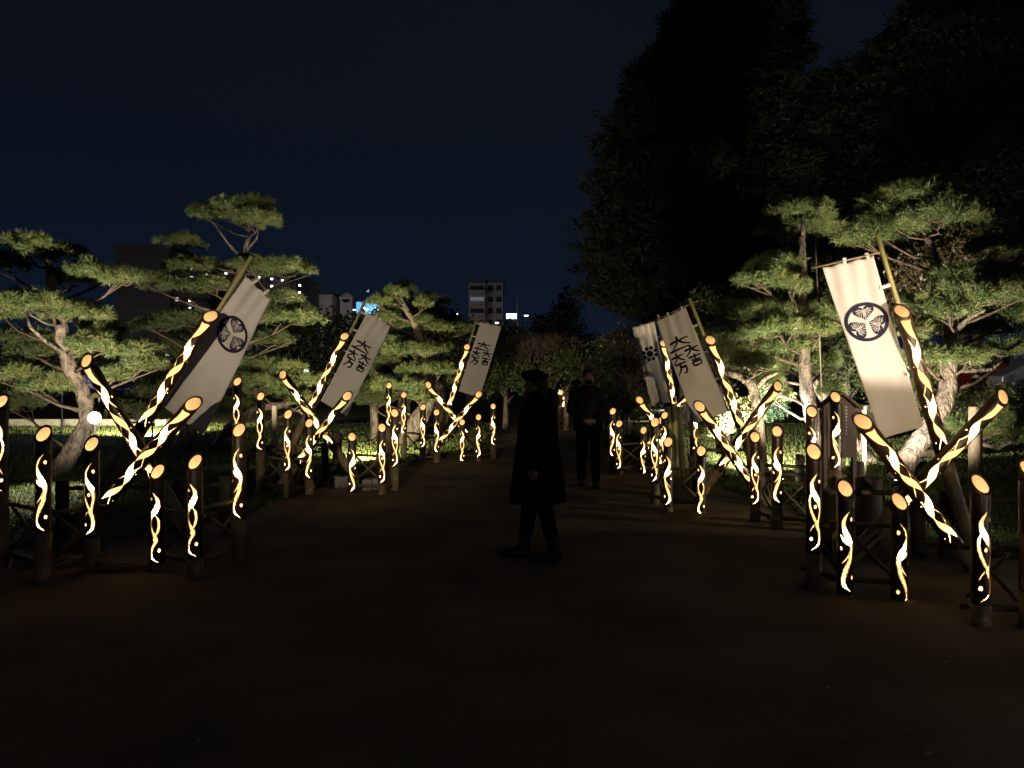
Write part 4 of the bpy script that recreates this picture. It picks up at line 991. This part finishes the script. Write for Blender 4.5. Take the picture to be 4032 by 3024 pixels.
floodlight((6.3, 6.9, .5), (3.3, 8.8, 1.0), 260, WARM, 'added unseen low floodlight outside the right edge brightening the signboard', .2, 60, .9)  # extra lamp added to lift the signboard and nearby post sides
for (px, py, Y, r, lab) in ((1204, 1463, 30, .10, 'tiny white lamp beyond the middle left display'), (3368, 1694, 14, .025, 'tiny white lamp right of the signboard'), (660 + 0, 1392, 40, .10, 'tiny white lamp below the corridors of the left block')):
    p = P(px, py, Y); root = empty('garden_lamp', (p.x, p.y, 0), lab, 'lamp', 'small garden lamps')
    mb = MB(); mb.tube([(0, 0, p.z - r), (0, 0, p.z), (0, 0, p.z + r)], [r * .7, r, r * .7], 12); mb.build('globe', M['lit_white'], root, True)
    mb = MB(); mb.tube([(0, 0, 0), (0, 0, p.z - r)], .03, 8); mb.build('pole', M['metal'], root)

# blue tarpaulin behind the left pine
def tarp():
    Y = 22; root = empty('tarpaulin_tent', ((430 - 2016) * Y / F, Y, 0), 'blue tarpaulin shelter behind the left pine, brightened by an added blue lamp', 'tent')
    s = Y / F; V = []; z0 = H - (1532 - HZ) * s; z1 = H - (1480 - HZ) * s
    prof = [(-110, z0), (-60, z1 - .08), (0, z1), (60, z0 + .1), (110, z0 - .02)]
    nu = 16; Fc = []
    for j in range(5):
        for i in range(nu + 1):
            a = prof[j]; V.append((a[0] * s * 1.0, -1 + 2 * i / nu, a[1] + .03 * math.sin(i * 1.7 + j)))
    for j in range(4):
        for i in range(nu): q = j * (nu + 1) + i; Fc.append((q, q + 1, q + nu + 2, q + nu + 1))
    o = obj('canopy', mesh('canopy', V, Fc, M['tarp'], True), root); o.modifiers.new('s', 'SOLIDIFY').thickness = .004
    for sx in (-110, 110):
        for y in (-.95, .95): mb = MB(); mb.tube([(sx * s, y, 0), (sx * s, y, z0)], .02, 8); mb.build('leg', M['metal'], root)
    l = bpy.data.lights.new('tarp_fill_light', 'POINT'); l.energy = 60; l.color = (.3, .4, 1); lo = bpy.data.objects.new('tarp_fill_light', l); col.objects.link(lo); lo.parent = root; lo.location = (0, -1.6, z0 + .4)  # blue lamp added in front of the canopy to brighten it
tarp()
# white barrier beyond the nine-dot banner
mb = MB(); Y = 21; s = Y / F
for dx in (-26, 0, 8): mb.box((dx * s, 0, .35), (.06, .06, .7))
root = empty('white_barrier', ((2462 - 2016) * s, Y, 0), 'small white rail barrier beyond the right hand displays', 'barrier')
for dx in (-24, -2, 14): m2 = MB(); m2.box((dx * s, 0, .36), (.05, .05, .72)); m2.build('post', M['wall_white'], root)
m2 = MB(); m2.box((60 * s, 0, .70), (1.6, .04, .05)); m2.build('rail', M['wall_white'], root)
m2 = MB(); m2.box((60 * s, 0, .40), (1.6, .04, .04)); m2.build('rail', M['wall_white'], root)

# far lantern trees seen between the walkers
def far_lantern(px, py, py2, Y, label):
    a = P(px, py, Y); b = P(px, py2, Y); root = empty('far_lantern', (a.x, Y, 0), label, 'lantern', 'distant sparkling lanterns')
    mb = MB(); mb.tube([(0, 0, 0), (0, 0, a.z)], .10, 12); mb.build('culm', M['smoked'], root, True)
    r = random.Random(int(px)); mb = MB()
    for k in range(22):
        t = k / 22; z = b.z + (a.z - b.z) * t; wd = r.uniform(.03, .10) * (1.3 - t)
        mb.box((r.uniform(-.05, .05), -.103, z), (wd, .01, r.uniform(.03, .07)))
    mb.build('glowing_opening', M['lit_lantern'], root)
M['lit_lantern'] = emis('far_lantern_glow', (1, .72, .38), 1.6)
far_lantern(2207, 1535, 1550, 27, 'small distant lantern left of the second walker')
far_lantern(2222, 1560, 1600, 26, 'distant sparkling lantern low between the two walkers')
far_lantern(2262, 1542, 1570, 28, 'distant lantern touching the second walker shoulder')

# ------------------------------------------------------------------ far buildings
def building(label, x0, x1, ytop, Y, floors, bays, m, lit=(), bulbs=(), depth=14, name='apartment_building', balc=True, round_top=False, wmat='pane'):
    s = Y / F; xa, xb = (x0 - 2016) * s, (x1 - 2016) * s; zt = H - (ytop - HZ) * s; cx = (xa + xb) / 2
    root = empty(name, (cx, Y, 0), label, 'building', 'buildings beyond the garden')
    wd = xb - xa; mb = MB(); mb.box((0, depth / 2, zt / 2), (wd, depth, zt)); mb.build('wall', M[m], root)
    mb = MB(); mb.box((0, depth / 2, zt + .25), (wd + .3, depth + .3, .5)); mb.build('roof', M['roofing'] if not round_top else M[m], root)
    if round_top:
        mb = MB(); mb.tube([(0, .0, zt + .3), (0, depth, zt + .3)], wd * .42, 24); mb.build('roof_vault', M[m], root, True)
    fh = zt / floors; bw = wd / bays
    shared = {}
    def wmesh(k):
        if k not in shared: b_ = MB(); b_.box((0, 0, 0), (bw * (.62 if bays > 1 else .82), .12, fh * .46)); shared[k] = mesh('window', b_.v, b_.f, M[k])
        return shared[k]
    for f in range(max(0, floors - 9), floors):
        for b in range(bays):
            k = 'lit_win' if (f, b) in lit else ('lit_dim' if (f, b, 'd') in lit else wmat)
            obj('window', wmesh(k), root, (-wd / 2 + bw * (b + .5), -.03, fh * (f + .55)))
        if balc:
            mb = MB(); mb.box((0, -.5, fh * (f + .08)), (wd * .99, 1.0, .18)); mb.box((0, -.97, fh * (f + .22)), (wd * .99, .08, fh * .28)); mb.build('balcony', M[m], root)
    for (px, py) in bulbs:
        p = P(px, py, Y); mb = MB(); z = p.z; mb.box((p.x - cx, -1.1, z), (.30, .12, .26)); mb.build('corridor_lamp', M['lit_bulb'], root)
    return root
building('dark apartment block with no lights behind the left pines', 455, 668, 978, 110, 14, 6, 'wall_dark', balc=False, wmat='wall_dark')
building('apartment block with lit corridor lamps seen through the left pine', 670, 830, 1040, 112, 12, 4, 'wall_dark', lit=[(9, 2), (8, 0)], balc=True,
  bulbs=[(667, 1027), (667, 1062), (683, 1068), (764, 1063), (762, 1096), (768, 1096), (832, 1072), (824, 1082), (682, 1131), (663, 1150), (682, 1160), (663, 1185), (680, 1192), (760, 1187), (760, 1216)])
building('low apartment wing with a descending row of lamps behind the banner top', 832, 1165, 1085, 118, 10, 8, 'wall_dark', balc=False,
  bulbs=[(900, 1080), (1030, 1096), (1079, 1102), (1121, 1108), (1079, 1130), (1188, 1127), (1187, 1155), (1187, 1182)])
building('pale square building left of the round topped one', 1257, 1308, 1160, 150, 6, 2, 'wall_white', balc=False, wmat='wall_white')
building('pale round topped building beside the cyan lit one', 1339, 1385, 1178, 150, 6, 1, 'wall_white', balc=False, round_top=True, wmat='wall_white')
building('grey apartment tower with balconies left of the bright sign', 1846, 1912, 1115, 140, 9, 1, 'wall', lit=[(7, 0, 'd')])
building('narrow stair tower with square openings right of the balcony tower', 1914, 1981, 1113, 141, 9, 2, 'wall', lit=[], balc=False)
# cyan lit building
def cyan():
    Y = 150; s = Y / F; root = empty('lit_building', ((1455 - 2016) * s, Y, 0), 'cyan lit building with white stripes and a small flag on top', 'building', 'buildings beyond the garden')
    z0, z1 = 0, H - (1187 - HZ) * s; w_ = 104 * s
    mb = MB(); mb.box((0, 5, z1 / 2), (w_, 10, z1)); mb.build('wall', M['wall_dark'], root)
    mb = MB(); mb.box((0, -.06, H - (1212 - HZ) * s), (w_, .1, 46 * s)); mb.build('lit_facade', M['lit_cyan'], root)
    for k in range(4):
        mb = MB(); mb.box(((-20 + 24 * k) * s, -.2, H - (1214 + 5 * (k % 2) - HZ) * s), (26 * s, .1, 4 * s), Matrix.Rotation(R(35), 3, 'Y')); mb.build('lit_stripe', M['lit_white'], root)
    for (dx, yt, yb, r) in ((0, 1135, 1187, .12), (26, 1146, 1187, .08)):
        mb = MB(); mb.tube([(dx * s, 0, z1), (dx * s, 0, H - (yt - HZ) * s)], r, 6); mb.build('mast', M['metal'], root)
    a = H - (1136 - HZ) * s; me = mesh('flag', [(0, 0, a), (-14 * s, .3, a - 12 * s), (0, 0, a - 15 * s), (0, .1, a), (-14 * s, .4, a - 12 * s), (0, .1, a - 15 * s)], [(0, 1, 2), (5, 4, 3)], emis('flag_glow', (.5, .7, .95), .6)); obj('flag', me, root)  # flag's lit look is emission put into its material
cyan()
def bigsign():
    Y = 130; s = Y / F; p = P(2014, 1245, Y); root = empty('illuminated_sign', (p.x, Y, 0), 'bright white rectangular sign right of the apartment tower', 'sign')
    mb = MB(); mb.box((0, 0, p.z), (40 * s, .5, 20 * s)); mb.build('panel', M['lit_white'], root)
    for dx in (-12, 12): mb = MB(); mb.tube([(dx * s, 0, 0), (dx * s, 0, p.z - 10 * s)], .25, 8); mb.build('post', M['metal'], root)
    root = empty('radio_mast', ((2039 - 2016) * s, Y + 10, 0), 'thin pale mast behind the bright sign', 'mast')
    z = P(2039, 1168, Y + 10).z; mb = MB(); mb.tube([(0, 0, 0), (0, 0, z * .8), (0, 0, z)], [.35, .22, .05], 8); mb.build('mast_pole', M['wall'], root)
bigsign()
for (px, py, w_, lab) in ((1768, 1274, 14, 'lit window strip left of the apartment tower'), (1802, 1237, 6, 'small lit window above the treeline'), (1957, 1271, 14, 'bright lamp at the foot of the apartment tower'), (2072, 1243, 16, 'faint blue lamp strip right of the bright sign'), (1395, 1220, 10, 'low lit window beside the cyan building')):
    p = P(px, py, 120); root = empty('distant_lamp', (p.x, p.y, 0), lab, 'lamp', 'distant lamps on the skyline'); s = 120 / F
    mb = MB(); mb.box((0, 0, p.z), (w_ * s, .2, 4 * s)); mb.build('light_panel', M['lit_white'], root); mb = MB(); mb.tube([(0, .2, 0), (0, .2, p.z)], .1, 6); mb.build('post', M['metal'], root)
# unseen lamps added to brighten the facades, hidden by the tree line
for (x, y, z, wts, lab) in ((-14, 105, 5, 5000, 'added unseen lamp before the apartment tower'), (-30, 122, 5, 2600, 'added unseen lamp before the pale small buildings'), (-52, 88, 6, 2200, 'added unseen lamp before the left apartment blocks')):
    root = empty('facade_fill_lamp', (x, y, 0), lab, 'fill lamp', 'lamps added for the facades')
    mb = MB(); mb.tube([(0, 0, 0), (0, 0, z)], .08, 8); mb.build('pole', M['metal'], root); mb = MB(); mb.box((0, .3, z), (.3, .7, .12)); mb.build('lamp_head', M['metal'], root)
    l = bpy.data.lights.new('facade_fill_light', 'SPOT'); l.spot_size = R(120); l.spot_blend = .8; l.energy = wts; l.color = (1, .9, .85); l.shadow_soft_size = .3
    o = bpy.data.objects.new('facade_fill_light', l); col.objects.link(o); o.parent = root; o.location = (0, .3, z - .3); o.rotation_euler = (R(100), 0, 0)

# ------------------------------------------------------------------ parked cars at the right edge, on a raised car park
mb = MB(); mb.box((17.5, 26, .35), (12, 5, .7)); k = mb.build('raised_terrace', M['stone']); tag(k, 'raised stone terrace under the parked cars', 'terrace')
def car(px, Y, m, label):
    s = Y / F; root = empty('parked_car', ((px - 2016) * s, Y, .7), label, 'car', 'parked cars')
    pr = [(-2.1, .35), (2.1, .35), (2.15, .8), (1.9, 1.0), (1.25, 1.1), (.7, 1.5), (-1.0, 1.52), (-1.75, 1.1), (-2.1, .95)]; n = len(pr); V = []
    for y, k in ((-.85, 1), (-.80, 1), (.80, 1), (.85, 1)): V += [(a * (.985 if abs(y) > .82 else 1), y, b) for a, b in pr]
    Fc = [tuple(range(n))[::-1], tuple(range(3 * n, 4 * n))]
    for j in range(3):
        for i in range(n): Fc.append((j * n + i, j * n + (i + 1) % n, (j + 1) * n + (i + 1) % n, (j + 1) * n + i))
    b = obj('body', mesh('body', V, Fc, M[m]), root); bv = b.modifiers.new('b', 'BEVEL'); bv.width = .05; bv.segments = 2
    for (a, c) in (((.65, 1.44), (1.15, 1.1)), ((-.9, 1.44), (-1.6, 1.12))):
        pass
    for (xa, xb) in ((-.95, -.1), (0, .62)):
        for y in (-.862, .862): mb = MB(); mb.box(((xa + xb) / 2, y, 1.27), (xb - xa, .01, .32)); mb.build('window', M['pane'], root)
    for x in (-1.35, 1.35):
        for y in (-.8, .8):
            mb = MB(); mb.tube([(x, y - .1, .32), (x, y + .1, .32)], .32, 20); wl = mb.build('wheel', M['tyre'], root)
car(4130, 25.5, 'car_paint', 'pale car at the right edge seen under the pine')
car(3800, 26.2, 'car_red', 'dark red car seen under the right pine')

# ------------------------------------------------------------------ people
def fuse(name, prims, m, parent, vox=.014, sm=2):
    """prims: capsules (a, b, ra, rb) and ellipsoids (c, (rx,ry,rz)); fused into one continuous skin"""
    V = []; Fc = []
    def add_rings(rings, n):
        b = len(V)
        for ring in rings: V.extend(ring)
        for i in range(len(rings) - 1):
            for k in range(n): k2 = (k + 1) % n; Fc.append((b + i * n + k, b + i * n + k2, b + (i + 1) * n + k2, b + (i + 1) * n + k))
        Fc.append(tuple(b + k for k in range(n))[::-1]); Fc.append(tuple(b + (len(rings) - 1) * n + k for k in range(n)))
    n = 16
    for p in prims:
        if len(p) == 2:
            c, r = Vector(p[0]), p[1]; rings = []
            for j in range(1, 12):
                t = math.pi * j / 12; rings.append([c + Vector((r[0] * math.sin(t) * math.cos(2 * math.pi * k / n), r[1] * math.sin(t) * math.sin(2 * math.pi * k / n), -r[2] * math.cos(t))) for k in range(n)])
            add_rings(rings, n)
        else:
            a, b_, ra, rb = Vector(p[0]), Vector(p[1]), p[2], p[3]; d = (b_ - a).normalized()
            u = d.cross(Vector((0, 0, 1)) if abs(d.z) < .9 else Vector((1, 0, 0))).normalized(); v = d.cross(u); rings = []
            for (c, r, ts) in ((a, ra, (-80, -60, -35, -10)), (b_, rb, (10, 35, 60, 80))):
                for t in ts: rings.append([c + d * r * math.sin(R(t)) + (u * math.cos(2 * math.pi * k / n) + v * math.sin(2 * math.pi * k / n)) * r * math.cos(R(t)) for k in range(n)])
            add_rings(rings, n)
    me = mesh(name, V, Fc); o = bpy.data.objects.new(name, me); col.objects.link(o)
    rm = o.modifiers.new('r', 'REMESH'); rm.mode = 'VOXEL'; rm.voxel_size = vox
    s_ = o.modifiers.new('s', 'SMOOTH'); s_.factor = .5; s_.iterations = sm
    dg = bpy.context.evaluated_depsgraph_get(); ev = o.evaluated_get(dg); me2 = bpy.data.meshes.new_from_object(ev)
    bpy.data.objects.remove(o)
    me2.name = name; me2.materials.clear(); me2.materials.append(m); me2.polygons.foreach_set('use_smooth', np.ones(len(me2.polygons), dtype=bool))
    return obj(name, me2, parent)
def loft(name, secs, m, parent, n=28):
    """secs: (z, cx, cy, rx, ry) elliptical sections"""
    V = []; Fc = []
    for (z, cx, cy_, rx, ry) in secs:
        for k in range(n):
            t = 2 * math.pi * k / n; f = 1 + .035 * math.sin(5 * t + z * 4) * (1 if z < 1 else .2)
            V.append((cx + rx * f * math.cos(t), cy_ + ry * f * math.sin(t), z))
    for i in range(len(secs) - 1):
        for k in range(n): k2 = (k + 1) % n; Fc.append((i * n + k, i * n + k2, (i + 1) * n + k2, (i + 1) * n + k))
    Fc.append(tuple(range(n))[::-1]); Fc.append(tuple((len(secs) - 1) * n + k for k in range(n)))
    o = obj(name, mesh(name, V, Fc, m, True), parent); sb = o.modifiers.new('s', 'SUBSURF'); sb.levels = 1; sb.render_levels = 1
    return o
def hand(c, d, side, curl=.5):
    """palm + thumb + four fingers as tapered capsules; d = direction of the hand, side = thumb side"""
    c = Vector(c); d = Vector(d).normalized(); side = Vector(side); side = (side - d * side.dot(d)).normalized(); nn = d.cross(side)
    pr = [(c, c + d * .07, .026, .030)]
    for i, (o_, L) in enumerate(((.030, .070), (.011, .080), (-.009, .074), (-.028, .058))):
        a = c + d * .078 + side * o_; m1 = a + d * L * .5 + nn * .008; e_ = m1 + (d * (1 - curl) + nn * curl).normalized() * L * .5
        pr += [(a - d * .02, m1, .0095, .0085), (m1, e_, .0085, .007)]
    a = c + d * .02 + side * .024; m1 = a + (d * .6 + side * .7).normalized() * .035; e_ = m1 + (d * .95 + side * .1).normalized() * .03
    pr += [(a, m1, .012, .010), (m1, e_, .010, .008)]
    return pr
def person1():
    Y = 6.73; x = (2118 - 2016) * Y / F
    root = empty('person', (x, Y, 0), 'person in a flat cap and long black coat striding left across the path', 'person', 'people on the path')
    # facing -X. hip at z .86
    hip = .86; hd = Vector((-.02, 0, 1.52))
    pr = [((0, 0, .92), (.155, .17, .16)), ((0, 0, 1.12), (.13, .165, .2)), ((0, 0, 1.29), (.12, .19, .13)), ((-.0, 0, 1.33), (-.02, 0, 1.46), .055, .05),
          (hd, (.092, .078, .115)), (hd + Vector((-.085, 0, -.06)), hd + Vector((-.05, 0, -.055)), .028, .035), (hd + Vector((-.10, 0, -.005)), hd + Vector((-.085, 0, .025)), .012, .010),
          (hd + Vector((0, .078, -.01)), (.018, .012, .03)), (hd + Vector((0, -.078, -.01)), (.018, .012, .03)),
          (hd + Vector((-.088, .028, .012)), (.012, .014, .009)), (hd + Vector((-.088, -.028, .012)), (.012, .014, .009))]
    # legs: near leg trailing straight under (right), far leg stepping forward (left)
    for (kx, kz, fx, fz, y) in ((.06, .46, .145, .10, -.09), (-.07, .47, -.12, .09, .09)):
        pr += [((.0, y, .88), (kx, y, kz), .085, .058), ((kx, y, kz), (fx, y, fz), .058, .042), ((fx, y, .055), (fx - .16, y, .035), .042, .03)]
    # arms
    for (ex, hx, y) in ((.06, -.02, -.21), (.02, -.14, .21)):
        pr += [((0, y * .85, 1.33), (ex, y, 1.06), .052, .042), ((ex, y, 1.06), (hx, y * 1.02, .84), .042, .030)]
        pr += hand((hx - .005, y * 1.02, .83), (-.15, 0, -1), (-1, 0, -.2), .35)
    fuse('body', pr, M['skin'], root, .009, 2)
    loft('coat', [(.50, -.01, 0, .262, .24), (.52, -.01, 0, .26, .238), (.66, 0, 0, .235, .225), (.85, 0, 0, .215, .22), (1.02, 0, 0, .185, .21), (1.2, 0, 0, .18, .225), (1.32, 0, 0, .165, .225), (1.38, -.01, 0, .12, .15), (1.43, -.015, 0, .085, .085), (1.45, -.015, 0, .08, .08)], M['black'], root)
    for (ex, hx, y) in ((.06, -.02, -.21), (.02, -.14, .21)):
        fuse('sleeve', [((0, y * .8, 1.33), (ex, y * 1.02, 1.06), .078, .066), ((ex, y * 1.02, 1.06), (hx, y * 1.04, .86), .066, .056)], M['black'], root, .016)
    for (kx, kz, fx, fz, y) in ((.06, .46, .145, .10, -.09), (-.07, .47, -.12, .09, .09)):
        fuse('boot', [((kx * .9 + fx * .1, y, kz - .02), (fx, y, .12), .068, .055), ((fx + .02, y, .055), (fx - .10, y, .05), .052, .048), ((fx - .10, y, .045), (fx - .20, y, .038), .045, .030)], M['boot'], root, .012)
        fuse('trouser_leg', [((0, y, .86), (kx, y, kz), .098, .076), ((kx, y, kz), (kx * .4 + fx * .6, y, .24), .076, .064)], M['black'], root, .016)
    fuse('hair', [(hd + Vector((.025, 0, .02)), (.092, .092, .105)), (hd + Vector((.06, 0, -.06)), (.06, .08, .08))], M['hair'], root, .012)
    fuse('flat_cap', [(hd + Vector((0, 0, .085)), (.118, .11, .05)), (hd + Vector((-.02, 0, .10)), (.11, .11, .05))], M['black'], root, .011)
    fuse('scarf', [((-.02, -.06, 1.42), (-.02, .06, 1.42), .07, .07), ((.07, 0, 1.40), (.10, 0, 1.46), .07, .05)], M['black'], root, .014)
person1()
def person2():
    Y = 11.35; x = (2316 - 2016) * Y / F
    root = empty('person', (x, Y, 0), 'person in a dark jacket walking towards the viewer with hands clasped', 'person', 'people on the path', rz=0)
    # facing -Y
    hd = Vector((0.0, -.02, 1.585))
    pr = [((0, 0, .95), (.17, .13, .16)), ((0, 0, 1.18), (.17, .12, .22)), ((0, 0, 1.36), (.20, .11, .12)), ((0, 0, 1.38), (0, -.01, 1.50), .055, .052), (hd, (.078, .095, .12)),
          (hd + Vector((0, -.10, -.01)), hd + Vector((0, -.09, .025)), .012, .010), (hd + Vector((0, -.07, -.07)), (.04, .035, .035)), (hd + Vector((.08, 0, -.01)), (.012, .018, .03)), (hd + Vector((-.08, 0, -.01)), (.012, .018, .03)),
          (hd + Vector((.03, -.085, .012)), (.014, .012, .009)), (hd + Vector((-.03, -.085, .012)), (.014, .012, .009))]
    legs = ((-.09, .02, .50, .10), (.10, -.08, .50, -.12))
    for (lx, ky, kz, fy) in legs:
        pr += [((lx, 0, .92), (lx, ky, kz), .088, .058), ((lx, ky, kz), (lx, fy, .10), .056, .040), ((lx, fy, .055), (lx, fy - .15, .035), .042, .032)]
    for sx in (-1, 1):
        pr += [((sx * .19, 0, 1.40), (sx * .25, .0, 1.12), .052, .042), ((sx * .25, 0, 1.12), (sx * .07, -.19, .97), .042, .030)]
        pr += hand((sx * .075, -.195, .965), (-sx, -.15, -.35), (0, -.2, 1), .6)
    fuse('body', pr, M['skin'], root, .009, 2)
    loft('jacket', [(.80, 0, 0, .225, .165), (.83, 0, 0, .225, .165), (.95, 0, 0, .215, .16), (1.15, 0, 0, .215, .155), (1.32, 0, 0, .235, .15), (1.41, 0, 0, .205, .125), (1.465, 0, 0, .11, .095), (1.50, 0, 0, .08, .085)], M['black2'], root)
    for sx in (-1, 1):
        fuse('sleeve', [((sx * .19, 0, 1.39), (sx * .265, .01, 1.12), .076, .066), ((sx * .265, .01, 1.12), (sx * .10, -.17, .985), .062, .048)], M['black2'], root, .016)
    for (lx, ky, kz, fy) in legs:
        fuse('trouser_leg', [((lx * .95, 0, .90), (lx, ky, kz), .108, .080), ((lx, ky, kz), (lx, fy, .12), .080, .066)], M['black'], root, .016)
        fuse('shoe', [((lx, fy + .03, .05), (lx, fy - .08, .05), .05, .046), ((lx, fy - .08, .045), (lx, fy - .16, .038), .045, .034)], M['shoe'], root, .011)
    fuse('hair', [(hd + Vector((0, .02, .035)), (.092, .10, .10)), (hd + Vector((0, .05, -.04)), (.085, .06, .08))], M['hair'], root, .012)
    fuse('face_mask', [(hd + Vector((0, -.075, -.055)), (.055, .035, .045))], M['black2'], root, .010)
person2()
